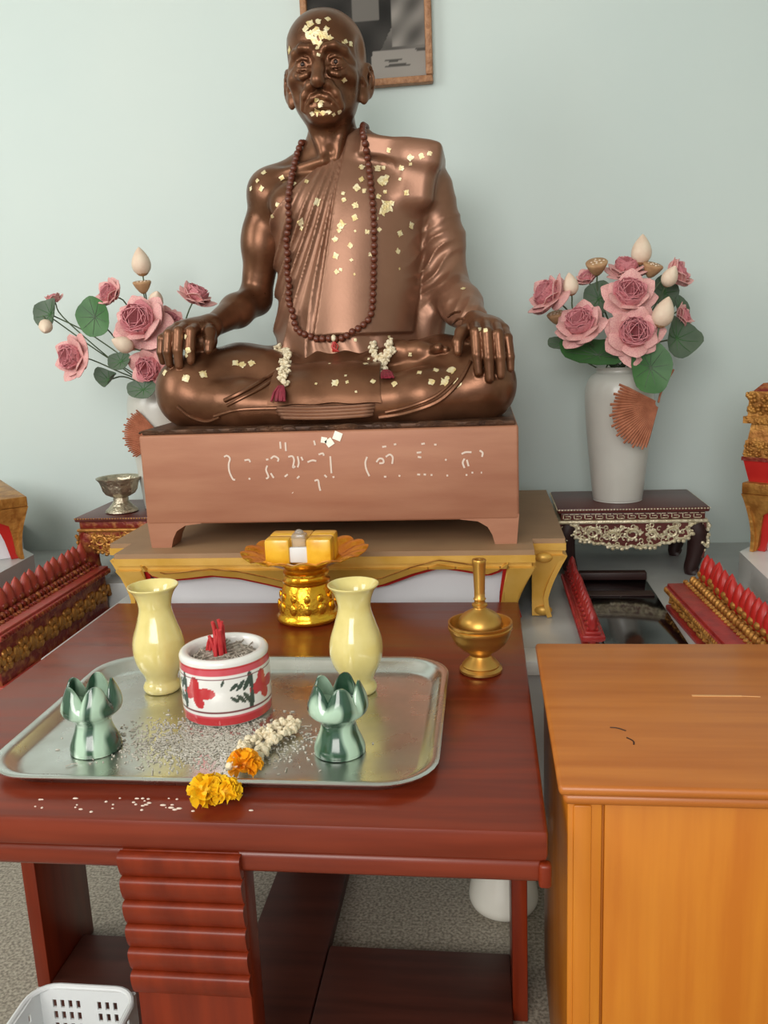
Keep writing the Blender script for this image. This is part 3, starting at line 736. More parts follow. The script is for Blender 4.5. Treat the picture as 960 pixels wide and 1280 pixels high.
# ------------------------------------------------------------------ carved side tables
def carved_table(name, label, x0, x1, y0, y1, gold_only=False):
    zt = .70; t = thing(name, label, 'table', ((x0+x1)/2, (y0+y1)/2, .5))
    mt, mc, mw = (M_maroon_wood, M_gold_old, M_red_gold) if gold_only else (M_maroon_wood, M_silver_gilt, M_maroon_wood)
    obj('top', G().box((x0, y0, zt-.014), (x1, y1, zt), .004), mt, t)
    obj('edge_band', G().box((x0+.010, y0+.010, zt-.036), (x1-.010, y1-.010, zt-.014), .002), mw, t)
    obj('lower_moulding', G().box((x0+.002, y0+.002, zt-.046), (x1-.002, y1-.002, zt-.036), .004), mc, t)
    g = G()   # dotted moulding on the top edge
    for x in np.arange(x0+.004, x1, .0085): g.ell((x, y0-.0008, zt-.004), (.0032, .002, .0022), 6, 4)
    for y in np.arange(y0+.004, y1, .0085):
        for xx in (x0-.0008, x1+.0008): g.ell((xx, y, zt-.004), (.002, .0032, .0022), 6, 4)
    obj('beading', g, mc, t)['kind'] = 'stuff'
    if not gold_only:
        g = G(); p = .030   # key pattern
        z_a, z_b = zt-.0325, zt-.0175; yf = y0+.0095; th = .0018
        def bar(xa, xb, za, zb): g.box((xa, yf-.0012, za), (xb, yf+.001, zb))
        for x in np.arange(x0+.016, x1-.035, p):
            bar(x, x+.014, z_b-th, z_b); bar(x, x+th, z_a, z_b); bar(x, x+.022, z_a, z_a+th); bar(x+.0202, x+.022, z_a, z_b-.006); bar(x+.007, x+.022, z_b-.006-th, z_b-.006); bar(x+.0195, x+p, z_b-th, z_b)
        obj('key_pattern', g, mc, t)
    # carved apron: scalloped back board with scrolls and rosettes in relief
    cx = (x0+x1)/2; hw = (x1-x0)/2
    def low(x):
        u = abs(x-cx)/hw
        return zt-.046-.030-.038*math.cos(min(1, u*1.25)*PI/2)**.8-.006*abs(math.sin(u*16))-(.05*max(0, (u-.84)/.16))
    for yy, nm in ((y0+.012, 'carved_apron'), (y1-.014, 'carved_apron')):
        xs = np.linspace(x0+.006, x1-.006, 70); A = np.zeros((70, 2, 3))
        for i, x in enumerate(xs): A[i, 0] = (x, yy, zt-.046); A[i, 1] = (x, yy, low(x))
        g = G(); g.m = 1; g.grid(A, thick=.008); g.m = 0
        if yy < (y0+y1)/2:
            g.tube([(x, yy-.006, low(x)+.003) for x in xs], .0042, 6)
            for x in np.arange(x0+.012, x1-.01, .013): g.ell((x, yy-.007, low(x)-.001+.004*math.sin(x*900)), (.0065, .005, .0055), 7, 5)
            for k, x in enumerate(np.linspace(x0+.045, x1-.045, 7)):
                zc = (zt-.046+low(x))/2+.002; r = .017 if k % 2 else .012
                g.tube([(x+1.15*r*math.cos(a)*(1-a/16), yy-.006, zc+r*math.sin(a)*(1-a/16)) for a in np.linspace(0, 9, 26)], .0032, 5)
                for a in np.linspace(0, 2*PI, 7)[:-1]: g.ell((x+r*1.25*math.cos(a), yy-.006, zc+r*1.1*math.sin(a)), (.0045, .004, .0055), 6, 4)
            for k in range(130):
                x = rng.uniform(x0+.012, x1-.012); z = rng.uniform(low(x)+.004, zt-.050)
                g.tube([(x+.007*math.cos(a+k)*(1-a/9), yy-.004, z+.007*math.sin(a+k)*(1-a/9)) for a in np.linspace(0, 4.5, 9)], .0021, 5)
        obj(nm, g, [mc, mw], t)['kind'] = 'stuff'
    for xx in (x0+.012, x1-.012):
        g = G(); g.m = 1
        ys = np.linspace(y0+.012, y1-.014, 30); A = np.zeros((30, 2, 3))
        for i, y in enumerate(ys):
            u = abs(y-(y0+y1)/2)/((y1-y0)/2); A[i, 0] = (xx, y, zt-.046); A[i, 1] = (xx, y, zt-.078-.03*math.cos(u*PI/2)-.10*max(0, (u-.72)/.28))
        g.grid(A, thick=.008); g.m = 0; s = 1 if xx > cx else -1
        for k in range(70):
            y = rng.uniform(y0+.014, y1-.02); u = abs(y-(y0+y1)/2)/((y1-y0)/2); zl = zt-.078-.03*math.cos(u*PI/2)-.09*max(0, (u-.72)/.28)
            z = rng.uniform(zl, zt-.05); g.ell((xx+s*.005, y, z), (.004, .008, .006), 6, 4)
        obj('carved_side', g, [mc, mw], t)['kind'] = 'stuff'
    for sx in (-1, 1):
        for yy in (y0+.03, y1-.03):
            xx = cx+sx*(hw-.035)
            g = G()
            sec = spline([(xx, yy, zt-.05), (xx+sx*.012, yy, zt-.09), (xx+sx*.004, yy, zt-.15), (xx-sx*.006, yy, .512), (xx+sx*.004, yy, .5)], 16)
            g.tube(sec, [.030, .031, .032, .032, .031, .029, .027, .025, .023, .022, .021, .020, .019, .019, .020, .021, .022], 10)
            lg = obj('leg', g, M_dark_wood if not gold_only else M_red_gold, t)
            if yy < (y0+y1)/2:
                g = G()
                for k in range(26):
                    z = rng.uniform(zt-.125, zt-.05); g.ell((xx+sx*(.030+rng.uniform(0, .008)), yy-.026+rng.uniform(0, .05), z), (.006, .006, .007), 6, 4)
                obj('leg_carving', g, mc, lg)
    return t
carved_table('carved_side_table', 'maroon side table with silver carved apron and key pattern, under right vase', .200, .618, 2.405, 2.68)
carved_table('carved_side_table', 'red and gilt carved side table left of the pedestal, holding silver bowl', -1.245, -.985, 2.39, 2.68, True)
for o in ():
    pass

# silver footed bowl on the left carved table
sb = [(0, 0), (.045, 0), (.050, .003), (.048, .008), (.040, .014), (.033, .022), (.026, .030), (.022, .036), (.024, .042), (.021, .046), (.030, .050), (.044, .058), (.052, .070), (.056, .086), (.060, .098), (.068, .106), (.0685, .109), (.063, .107), (.056, .098), (.051, .085), (.044, .068), (.02, .058), (0, .056)]
g = G().lathe(sb, (-1.128, 2.475, .7005), 60, lambda th, r, z: (r*(1+(.035*math.sin(10*th) if .055 < z < .1 else 0)), z))
tag(obj('silver_bowl', g, M_silver, angle=60), 'small embossed silver footed bowl on left carved table', 'bowl')

# black lacquer board lying between the red rails
bt = thing('black_lacquer_board', 'glossy black lacquered board lying between two red petal rails', 'board', (.34, 2.06, .498))
obj('board', G().box((.255, 1.83, .498), (.44, 2.375, .506), .002), M_black, bt)
obj('raised_rail', G().box((.255, 2.345, .506), (.44, 2.375, .528), .003), M_dark_wood, bt)
g = G()
for k in range(40):
    g.ell((.345+rng.normal(0, .022), 2.215+rng.normal(0, .008), .5065), (.006, .005, .002), 6, 4, Matrix.Rotation(rng.uniform(0, 3), 3, 'Z'))
obj('reflection_strip', G().box((.262, 2.195, .506), (.433, 2.240, .509), .001), M_dark_wood, bt)  # dark strip that backs the modelled apron reflection
obj('apron_reflection', g, M_silver_gilt, bt)  # reflection of the carved table's apron, modelled as silver flecks on the board

# ------------------------------------------------------------------ lotus petal rails
def petal_geo(h, w):
    g = G(); n = 9; A = np.zeros((n, 7, 3))
    g.m = 0
    prof = [(0.0, .55), (.12, .85), (.3, 1.0), (.5, .96), (.7, .80), (.86, .50), (1.0, .04)]
    V = []; F = []; k = 10
    for zf, wf in prof:
        for i in range(k):
            q = 2*PI*i/k; V.append((w*.38*wf*math.cos(q)+.012*h*zf*zf*10*h, w*.5*wf*math.sin(q), h*zf))
    for j in range(len(prof)-1):
        for i in range(k): F.append((j*k+i, j*k+(i+1) % k, (j+1)*k+(i+1) % k, (j+1)*k+i))
    F.append(tuple(range(k-1, -1, -1))); F.append(tuple((len(prof)-1)*k+i for i in range(k)))
    g.add(V, F)
    g.m = 1
    for zf, s in ((.10, .32), (.34, .28)):
        for sg in (-1, 1): g.ell((sg*w*.30, 0, h*zf), (w*.19, w*s, h*.12), 7, 5)
    return g
def petal_rail(name, label, x0, x1, y0, y1, zt, side, mats, n, rot=0.0, ph=.078, pw=.042, relief=True, prow=.5, group=None, zb=.4985, rs=1.0):
    xc, yc = (x0+x1)/2, (y0+y1)/2
    t = thing(name, label, 'altar rail', (xc, yc, zb), 0, group)
    mb, mc, mp, mg = mats
    obj('body', G().box((x0+.016, y0+.008, zb), (x1-.016, y1-.008, zt-.018), .003), mb, t)
    obj('foot_moulding', G().box((x0+.004, y0, zb), (x1-.004, y1, zb+.014), .004), mc, t)
    obj('cornice', G().box((x0, y0, zt-.020), (x1, y1, zt-.004), .005).box((x0+.006, y0+.004, zt-.004), (x1-.006, y1-.004, zt+.003), .002), mc, t)
    g = G()
    for y in np.arange(y0+.006, y1, .0125):
        for xx in (x0, x1): g.ell((xx, y, zt-.011), (.004, .005, .0075), 6, 4)
    obj('cornice_beading', g, mg if relief else mc, t)['kind'] = 'stuff'
    xp = x0+(x1-x0)*prow; p0 = None
    if relief:
        g = G(); sd_ = 1 if side > 0 else -1
        for y in np.arange(y0+.012, y1-.008, .019):
            g.ell((xp+sd_*.026, y, zt+.010), (.009, .0085, .012), 7, 5)
            g.ell((xp+sd_*.042, y+.009, zt+.005), (.007, .007, .006), 6, 4)
        obj('bead_row', g, mg, t)['kind'] = 'stuff'
    for k in range(n):
        y = y0+.02+(y1-y0-.04)*k/(n-1)
        loc = (xp-xc, y-yc, zt+.001-zb)
        if p0 is None:
            p0 = obj('petal', petal_geo(ph, pw), [mp, mg], None, loc=(0, 0, 0)); p0.parent = t; p0.location = loc
        else: link(p0, parent=t, loc=loc, rot=(rng.normal(0, .04), rng.normal(0, .04), rng.normal(0, .1)))
    if relief:
        s = 1 if side > 0 else -1; xf_ = (x1-.016) if s > 0 else (x0+.016); r0 = None
        g = G(); zc = 0
        for a in np.linspace(0, 2*PI, 7)[:-1]: g.ell((0, .012*math.cos(a), .012*math.sin(a)), (.006, .0075, .0075), 7, 5)
        g.ell((.002, 0, 0), (.008, .006, .006), 7, 5)
        for sg in (-1, 1):
            g.tube([(.002, sg*(.018+.012*u), .010*math.sin(u*5)) for u in np.linspace(0, 1, 9)], .0036, 6)
            g.ell((.002, sg*.026, -.008), (.005, .008, .005), 6, 4)
        nr = int((y1-y0)/.068)
        for k in range(nr):
            y = y0+.04+(y1-y0-.08)*k/(nr-1); loc = (xf_-xc, y-yc, (zt-.018+zb+.014)/2-zb)
            if r0 is None:
                g.v = [(a*1.3, b*rs, c*rs) for a, b, c in g.v]
                r0 = obj('rosette', g, M_gold_old, None, loc=(0, 0, 0)); r0.parent = t; r0.location = loc
                r0.rotation_euler = (0, 0, 0 if s > 0 else PI)
            else: link(r0, parent=t, loc=loc)
    t.rotation_euler = (0, 0, rot)
    return t
petal_rail('petal_rail', 'carved red rail with lotus petal crest on the left side of altar', -1.275, -1.135, 1.765, 2.37, .553, 1, (M_red_gold, M_pink_red, M_pink_red, M_red_gold), 15, prow=.42, zb=.4085, rs=1.6)
petal_rail('petal_rail', 'carved red rail with gold based petals beside right edge of photo', .455, .585, 1.56, 2.115, .565, -1, (M_red_gold, M_crimson, M_red_paint, M_gold_old), 16, rot=.06, prow=.72)
petal_rail('petal_rail', 'thin crimson petal rail between gold stand and black board', .203, .250, 1.80, 2.30, .545, 1, (M_crimson, M_crimson, M_crimson, M_crimson), 15, ph=.05, pw=.030, relief=False)

# ------------------------------------------------------------------ side altars left and right
def side_altar(x0, x1, y0, y1, inner, label, cx_, cy_, rz):
    t = thing('side_altar', label, 'altar stand', (0, 0, .6))
    zt = .785
    obj('top', G().box((x0, y0, zt-.03), (x1, y1, zt), .004), M_gold_old, t)
    fl = lambda z: .030*math.sin(min(1, (zt-.03-z)/.15)*PI*.6)
    # flared corner leg at the inner front corner, red inner strip, white panel
    s = 1 if inner > (x0+x1)/2 else -1
    nx_, nz = 24, 12
    def cut(d):   # d = distance from the inner corner
        if d < .028: return .6
        if d < .05: return .6+(d-.028)/.022*.10
        return .70+.025*min(1, (d-.05)/.05)
    A = np.zeros((nx_, nz, 3)); Bq = np.zeros((nx_, nz, 3))
    W_ = abs(x1-x0)
    for i in range(nx_):
        d = W_*(i/(nx_-1))**2
        for j in range(nz):
            z = zt-.03+(cut(d)-(zt-.03))*j/(nz-1); k = max(0, 1-d/.06)
            A[i, j] = (inner-s*d-s*fl(z)*k, y0+.004+fl(z)*.5, z)
            zb = zt-.03+(max(.6, cut(max(0, d-.030))-.0)-(zt-.03))*j/(nz-1)
            Bq[i, j] = (inner-s*d-s*fl(zb)*k-s*.002, y0+.012+fl(zb)*.5, zb)
    obj('front_board', G().grid(A, thick=.010), M_gold_old, t)
    obj('red_edge', G().grid(Bq, thick=.005), M_red_paint, t)
    obj('white_panel', G().box((min(x0, x1)+.03, y0+.045, .6), (max(x0, x1)-.03, y0+.052, zt-.03)), M_white_panel, t)
    A = np.zeros((24, nz, 3)); D_ = y1-y0
    for i in range(24):
        d = D_*i/23
        for j in range(nz):
            z = zt-.03+(cut(min(d, D_-d))-(zt-.03))*j/(nz-1); A[i, j] = (inner-s*.004-s*fl(z), y0+.004+d, z)
    obj('side_board', G().grid(A, thick=.010), M_gold_old, t)
    obj('side_panel', G().box((inner-s*.055-.003, y0+.03, .6), (inner-s*.055+.003, y1-.03, zt-.03)), M_red_paint, t)
    t.location = (cx_, cy_, .601); t.rotation_euler = (0, 0, rz)
    return t
side_altar(-.23, .23, -.23, .23, .23, 'gold and red altar stand at the left edge of the photo', -1.335-.325, 2.33, R(40))
side_altar(-.23, .23, -.23, .23, -.23, 'gold and red altar stand at right edge under the tiered plinth', .668+.325, 2.33, R(-40))
tp = thing('tiered_plinth', 'tiered carved plinth of gilt and red layers stacked at right edge', 'plinth', (0, 0, .785))
def tier(name, z0, z1, i0, i1, m, bev=.006):
    # i0/i1 insets at bottom/top
    a0, a1, b0, b1 = -.195, .195, -.195, .195
    V = []
    for z, i in ((z0, i0), (z1, i1)): V += [(a0+i, b0+i, z), (a1-i, b0+i, z), (a1-i, b1-i, z), (a0+i, b1-i, z)]
    g = G().add(V, [(0, 1, 2, 3), (4, 5, 6, 7), (0, 1, 5, 4), (1, 2, 6, 5), (2, 3, 7, 6), (3, 0, 4, 7)])
    return obj(name, g, m, tp)
tier('red_base', .785, .842, .012, 0.0, M_red_paint)
tier('red_step', .842, .852, -.004, -.004, M_red_gold)
tr = tier('gilt_tier', .852, .895, .0, .002, M_gold_old)
tier('gilt_waist', .895, .940, .006, .012, M_gold_old)
tr2 = tier('gilt_cornice', .940, .958, -.004, -.004, M_gold_old)
tr3 = tier('gilt_tier', .958, 1.022, .004, .006, M_gold_old)
tier('red_top', 1.022, 1.042, .012, .03, M_red_gold)
for par, zc, dz, r in ((tr, .873, .017, .0052), (tr2, .948, .007, .0050), (tr3, .99, .026, .0062)):
    g = G()
    for k in range(320):
        if k % 2: g.ell((-.197+rng.uniform(-.002, .002), rng.uniform(-.19, .19), zc+rng.uniform(-dz, dz)), (r*.7, r, r*.9), 7, 5)
        else: g.ell((rng.uniform(-.19, .19), -.197+rng.uniform(-.002, .002), zc+rng.uniform(-dz, dz)), (r, r*.7, r*.9), 7, 5)
    obj('gilt_relief', g, M_gold_old, par)['kind'] = 'stuff'
tp.location = (.672+.276, 2.335, .7862); tp.rotation_euler = (0, 0, R(-40))

# ------------------------------------------------------------------ signed distance sculpting for the bronze figure
class SDF:
    def __init__(s, lo, hi, h):
        s.lo = np.array(lo, float); s.h = h
        s.n = np.ceil((np.array(hi)-s.lo)/h).astype(int)+1
        s.ax = [(s.lo[i]+h*np.arange(s.n[i])).astype(np.float32) for i in range(3)]
        s.D = np.full(tuple(s.n), 1.0, np.float32)
    def box(s, lo, hi, m):
        sl = []
        for i in range(3):
            a = int(np.floor((lo[i]-m-s.lo[i])/s.h)); b = int(np.ceil((hi[i]+m-s.lo[i])/s.h))+1
            a, b = max(0, a), min(int(s.n[i]), b)
            if b <= a: return None
            sl.append(slice(a, b))
        X = s.ax[0][sl[0]][:, None, None]; Y = s.ax[1][sl[1]][None, :, None]; Z = s.ax[2][sl[2]][None, None, :]
        return tuple(sl), X, Y, Z
    def put(s, sl, d, k, op):
        a = s.D[sl]
        if op == '+':
            if k > 0:
                h = np.clip(.5+.5*(a-d)/k, 0, 1); s.D[sl] = a*(1-h)+d*h-k*h*(1-h)
            else: s.D[sl] = np.minimum(a, d)
        else:
            d = -d
            if k > 0:
                h = np.clip(.5-.5*(a-d)/k, 0, 1); s.D[sl] = a*(1-h)+d*h+k*h*(1-h)
            else: s.D[sl] = np.maximum(a, d)
    def cone(s, a, b, ra, rb, k=.01, op='+'):
        a = np.array(a, float); b = np.array(b, float); r = max(ra, rb)
        q = s.box(np.minimum(a, b)-r, np.maximum(a, b)+r, k+2*s.h)
        if q is None: return s
        sl, X, Y, Z = q; ab = (b-a).astype(np.float32); L2 = float(ab @ ab)
        px_, py_, pz_ = X-np.float32(a[0]), Y-np.float32(a[1]), Z-np.float32(a[2])
        t = np.clip((px_*ab[0]+py_*ab[1]+pz_*ab[2])/L2, 0, 1)
        d = np.sqrt((px_-t*ab[0])**2+(py_-t*ab[1])**2+(pz_-t*ab[2])**2)-(ra+(rb-ra)*t)
        s.put(sl, d.astype(np.float32), k, op); return s
    def chain(s, pts, rs, k=.01, op='+'):
        if not hasattr(rs, '__len__'): rs = [rs]*len(pts)
        for i in range(len(pts)-1): s.cone(pts[i], pts[i+1], rs[i], rs[i+1], k, op)
        return s
    def ell(s, c, r, k=.01, op='+', rot=None):
        c = np.array(c, float); r = np.array(r, float); R_ = r.max()
        lo, hi = (c-R_, c+R_) if rot is not None else (c-r, c+r)
        q = s.box(lo, hi, (2.5*k if op == '-' else k)+2*s.h)
        if q is None: return s
        sl, X, Y, Z = q; X, Y, Z = X-np.float32(c[0]), Y-np.float32(c[1]), Z-np.float32(c[2])
        if rot is not None:
            M_ = np.array(rot.transposed())
            X, Y, Z = M_[0, 0]*X+M_[0, 1]*Y+M_[0, 2]*Z, M_[1, 0]*X+M_[1, 1]*Y+M_[1, 2]*Z, M_[2, 0]*X+M_[2, 1]*Y+M_[2, 2]*Z
        k0 = np.sqrt((X/r[0])**2+(Y/r[1])**2+(Z/r[2])**2); k1 = np.sqrt((X/r[0]**2)**2+(Y/r[1]**2)**2+(Z/r[2]**2)**2)
        d = k0*(k0-1)/np.maximum(k1, 1e-6)
        s.put(sl, d.astype(np.float32), k, op); return s
    def rbox(s, c, hs, rad, k=.01, rot=None, op='+'):
        c = np.array(c, float); R_ = float(np.linalg.norm(hs))
        q = s.box(c-R_, c+R_, k+2*s.h)
        sl, X, Y, Z = q; X, Y, Z = X-np.float32(c[0]), Y-np.float32(c[1]), Z-np.float32(c[2])
        if rot is not None:
            M_ = np.array(rot.transposed())
            X, Y, Z = M_[0, 0]*X+M_[0, 1]*Y+M_[0, 2]*Z, M_[1, 0]*X+M_[1, 1]*Y+M_[1, 2]*Z, M_[2, 0]*X+M_[2, 1]*Y+M_[2, 2]*Z
        a, b, e = np.abs(X)-hs[0]+rad, np.abs(Y)-hs[1]+rad, np.abs(Z)-hs[2]+rad
        d = np.sqrt(np.maximum(a, 0)**2+np.maximum(b, 0)**2+np.maximum(e, 0)**2)+np.minimum(np.maximum(a, np.maximum(b, e)), 0)-rad
        s.put(sl, d.astype(np.float32), k, op); return s
    def mesh(s):
        D = s.D; I = D < 0; nx, ny, nz = D.shape
        cnt = np.zeros((nx-1, ny-1, nz-1), np.uint8)
        for dx in (0, 1):
            for dy in (0, 1):
                for dz in (0, 1): cnt += I[dx:nx-1+dx, dy:ny-1+dy, dz:nz-1+dz]
        act = np.argwhere((cnt > 0) & (cnt < 8))
        idx = np.full(cnt.shape, -1, np.int32); idx[act[:, 0], act[:, 1], act[:, 2]] = np.arange(len(act))
        corners = [(0, 0, 0), (1, 0, 0), (0, 1, 0), (1, 1, 0), (0, 0, 1), (1, 0, 1), (0, 1, 1), (1, 1, 1)]
        val = np.stack([D[act[:, 0]+c[0], act[:, 1]+c[1], act[:, 2]+c[2]] for c in corners], 1)
        acc = np.zeros((len(act), 3)); num = np.zeros(len(act))
        for i in range(8):
            for j in range(i+1, 8):
                ci, cj = np.array(corners[i]), np.array(corners[j])
                if np.abs(ci-cj).sum() != 1: continue
                a, b = val[:, i], val[:, j]; m = (a < 0) != (b < 0)
                t = np.where(m, a/np.where(m, a-b, 1), 0)
                acc += np.where(m[:, None], ci+(cj-ci)*t[:, None], 0); num += m
        V = s.lo+(act+acc/num[:, None])*s.h
        Q = []
        for ax in range(3):
            o1, o2 = [(1, 2), (2, 0), (0, 1)][ax]
            sl0 = [slice(None)]*3; sl1 = [slice(None)]*3; sl0[ax] = slice(0, -1); sl1[ax] = slice(1, None)
            ch = I[tuple(sl0)] != I[tuple(sl1)]
            e = np.argwhere(ch); e = e[(e[:, o1] > 0) & (e[:, o2] > 0) & (e[:, o1] < D.shape[o1]-1) & (e[:, o2] < D.shape[o2]-1)]
            u = np.zeros(3, int); u[o1] = 1; w_ = np.zeros(3, int); w_[o2] = 1
            q = np.stack([idx[tuple((e-u-w_).T)], idx[tuple((e-w_).T)], idx[tuple(e.T)], idx[tuple((e-u).T)]], 1)
            flip = ~I[tuple(e.T)]; q[flip] = q[flip][:, ::-1]; Q.append(q)
        Q = np.concatenate(Q); Q = Q[(Q >= 0).all(1)]
        return V, Q
def sdf_obj(name, V, Q, m, parent):
    me = bpy.data.meshes.new(name); base = np.array(wloc(parent))
    me.vertices.add(len(V)); me.vertices.foreach_set('co', (V-base).astype(np.float32).ravel())
    me.loops.add(len(Q)*4); me.loops.foreach_set('vertex_index', Q.astype(np.int32).ravel())
    me.polygons.add(len(Q)); me.polygons.foreach_set('loop_start', np.arange(0, len(Q)*4, 4, dtype=np.int32))
    me.update(calc_edges=True); me.validate(); me.shade_smooth(); me.materials.append(m)
    o = bpy.data.objects.new(name, me); COL.objects.link(o); o.parent = parent
    return o

st = thing('monk_statue', 'seated bronze monk statue with gold leaf flecks, on copper pedestal', 'statue', (-.385, 2.30, PZ1))
SX = -.372
# torso as stacked ellipses: height, half width, half depth, centre depth, centre x
TZs = np.array([1.00, 1.10, 1.20, 1.28, 1.36, 1.44, 1.52, 1.58, 1.62, 1.655, 1.69, 1.72])
TA = np.array([.215, .200, .186, .180, .178, .184, .196, .200, .186, .135, .085, .05])
TB = np.array([.19, .165, .150, .142, .134, .128, .122, .114, .100, .082, .066, .05])
TY = np.array([2.37, 2.365, 2.365, 2.37, 2.372, 2.374, 2.378, 2.384, 2.388, 2.386, 2.38, 2.375])
TXc = np.array([-.372, -.372, -.372, -.372, -.370, -.366, -.360, -.358, -.360, -.372, -.382, -.385])
zs_f = np.linspace(.98, 1.74, 200)
def sm_i(a):
    v = np.interp(zs_f, TZs, a); k = np.hanning(25); k /= k.sum(); return np.convolve(np.pad(v, 12, 'edge'), k, 'valid')
fTA, fTB, fTY, fTX = sm_i(TA), sm_i(TB), sm_i(TY), sm_i(TXc)
def torso_d(X, Y, Z):
    a = np.interp(Z, zs_f, fTA); b = np.interp(Z, zs_f, fTB); c = np.interp(Z, zs_f, fTY); x0 = np.interp(Z, zs_f, fTX)
    u, v = (X-x0)/a, (Y-c)/b
    k0 = np.sqrt(u*u+v*v); k1 = np.sqrt((u/a)**2+(v/b)**2)
    d = k0*(k0-1)/np.maximum(k1, 1e-6)
    d = np.maximum(d, Z-1.70)
    return d.astype(np.float32)

H = 0.0027
B = SDF((-.90, 1.985, .992), (.125, 2.62, 2.035), H)
q = B.box((-.62, 2.17, .99), (-.12, 2.58, 1.72), .01)
B.put(q[0], torso_d(q[1], q[2], q[3]), 0, '+')
# trapezius, clavicles, chest
B.cone((-.385, 2.385, 1.69), (-.565, 2.38, 1.600), .050, .050, .04)
B.cone((-.385, 2.385, 1.69), (-.19, 2.38, 1.612), .050, .050, .04)
B.ell((-.47, 2.30, 1.55), (.085, .045, .06), .04)
B.cone((-.405, 2.288, 1.648), (-.555, 2.335, 1.628), .011, .011, .018)
# right arm (viewer's left)
Sh, El, Wr = (-.562, 2.375, 1.588), (-.632, 2.385, 1.318), (-.698, 2.170, 1.243)
B.ell(Sh, (.066, .066, .066), .035)
B.chain([Sh, (-.600, 2.38, 1.46), El], [.058, .050, .042], .025)
B.ell((-.607, 2.375, 1.47), (.048, .050, .085), .02)
B.chain([El, (-.665, 2.30, 1.285), Wr], [.043, .043, .027], .02)
B.ell((-.640, 2.405, 1.31), (.028, .025, .03), .02)
# left arm (viewer's right), under the sleeve
Sl, Ell, Wl = (-.150, 2.385, 1.585), (-.105, 2.40, 1.315), (-.022, 2.165, 1.222)
B.chain([Sl, (-.118, 2.395, 1.45), Ell, (-.06, 2.28, 1.265), Wl], [.055, .048, .042, .04, .028], .02)
# hips, thighs, shins (crossed legs)
B.ell((SX, 2.40, 1.075), (.27, .17, .095), .05)
B.chain([(-.52, 2.38, 1.09), (-.65, 2.25, 1.10), (-.752, 2.135, 1.083)], [.095, .094, .083], .03)
B.chain([(-.24, 2.38, 1.09), (-.11, 2.25, 1.10), (-.012, 2.13, 1.078)], [.095, .094, .083], .03)
B.chain([(-.750, 2.115, 1.060), (-.60, 2.085, 1.048), (-.42, 2.075, 1.038)], [.066, .058, .046], .025)
B.chain([(-.012, 2.115, 1.062), (-.15, 2.090, 1.055), (-.34, 2.085, 1.040)], [.072, .066, .050], .025)
B.ell((-.385, 2.16, 1.06), (.20, .12, .075), .04)
B.ell((-.385, 2.26, 1.075), (.27, .12, .085), .05)
B.cone((-.715, 2.165, 1.102), (-.58, 2.21, 1.102), .080, .082, .03)
B.cone((-.05, 2.165, 1.098), (-.18, 2.21, 1.096), .078, .078, .03)
# knees: rounded caps
B.ell((-.765, 2.12, 1.085), (.066, .060, .078), .03)
B.ell((.002, 2.115, 1.078), (.066, .062, .078), .03)
# right foot lying sole-up on the left thigh
B.chain([(-.285, 2.195, 1.135), (-.215, 2.172, 1.160), (-.160, 2.155, 1.162), (-.125, 2.150, 1.158)], [.030, .028, .024, .018], .015)
B.ell((-.218, 2.165, 1.172), (.026, .022, .018), .012)
for k, (x, y, z, r) in enumerate(((-.112, 2.118, 1.168, .0125), (-.094, 2.122, 1.162, .0095), (-.080, 2.128, 1.157, .0085), (-.069, 2.135, 1.152, .008), (-.060, 2.144, 1.147, .0075))):
    B.cone((-.135, 2.15, 1.157), (x, y, z), .012, r, .004)
# right hand over the right knee: knuckles high, fingers falling in front
def hand(palm0, palm1, rs, fingers, thumb):
    B.chain([palm0, palm1], rs, .012)
    for pts, r in fingers: B.chain(pts, r, .0045)
    B.chain(thumb[0], thumb[1], .006)
hr = [(-0.720, 2.122, 1.242), (-0.744, 2.113, 1.245), (-0.767, 2.113, 1.242), (-0.787, 2.120, 1.234)]
for kx, ky, kz in hr: B.cone((-0.702, 2.168, 1.244), (kx, ky, kz), .026, .0150, .012)
B.ell((-0.735, 2.140, 1.240), (.047, .038, .022), .015)
fR = [([hr[0], (-0.721, 2.078, 1.232), (-0.723, 2.068, 1.190), (-0.724, 2.070, 1.162)], [.0142, .0138, .0128, .0105]),
      ([hr[1], (-0.750, 2.072, 1.234), (-0.753, 2.062, 1.188), (-0.754, 2.066, 1.152)], [.0142, .0138, .0128, .0105]),
      ([hr[2], (-0.777, 2.074, 1.228), (-0.781, 2.067, 1.186), (-0.781, 2.072, 1.156)], [.0138, .0132, .0124, .0102]),
      ([hr[3], (-0.800, 2.086, 1.218), (-0.804, 2.082, 1.184), (-0.803, 2.086, 1.162)], [.0122, .0116, .0108, .009])]
for pts, r in fR: B.chain(pts, r, .003)
B.chain([(-0.701, 2.152, 1.240), (-0.684, 2.112, 1.228), (-0.680, 2.092, 1.204), (-0.682, 2.086, 1.184)], [.019, .0160, .0140, .0110], .004)
# left hand over the left knee
hl = [(-.020, 2.108, 1.218), (.003, 2.098, 1.220), (.026, 2.098, 1.216), (.046, 2.106, 1.206)]
for kx, ky, kz in hl: B.cone((-.020, 2.158, 1.222), (kx, ky, kz), .026, .0150, .012)
B.ell((.005, 2.130, 1.217), (.044, .037, .022), .015)
fL = [([hl[0], (-.019, 2.058, 1.202), (-.017, 2.046, 1.150), (-.014, 2.044, 1.108)], [.0145, .014, .0130, .0108]),
      ([hl[1], (.007, 2.050, 1.200), (.010, 2.037, 1.142), (.012, 2.036, 1.094)], [.0145, .014, .0130, .0108]),
      ([hl[2], (.033, 2.053, 1.196), (.037, 2.042, 1.142), (.038, 2.042, 1.100)], [.014, .0135, .0126, .0104]),
      ([hl[3], (.055, 2.066, 1.186), (.060, 2.058, 1.142), (.061, 2.058, 1.114)], [.0125, .0118, .011, .009])]
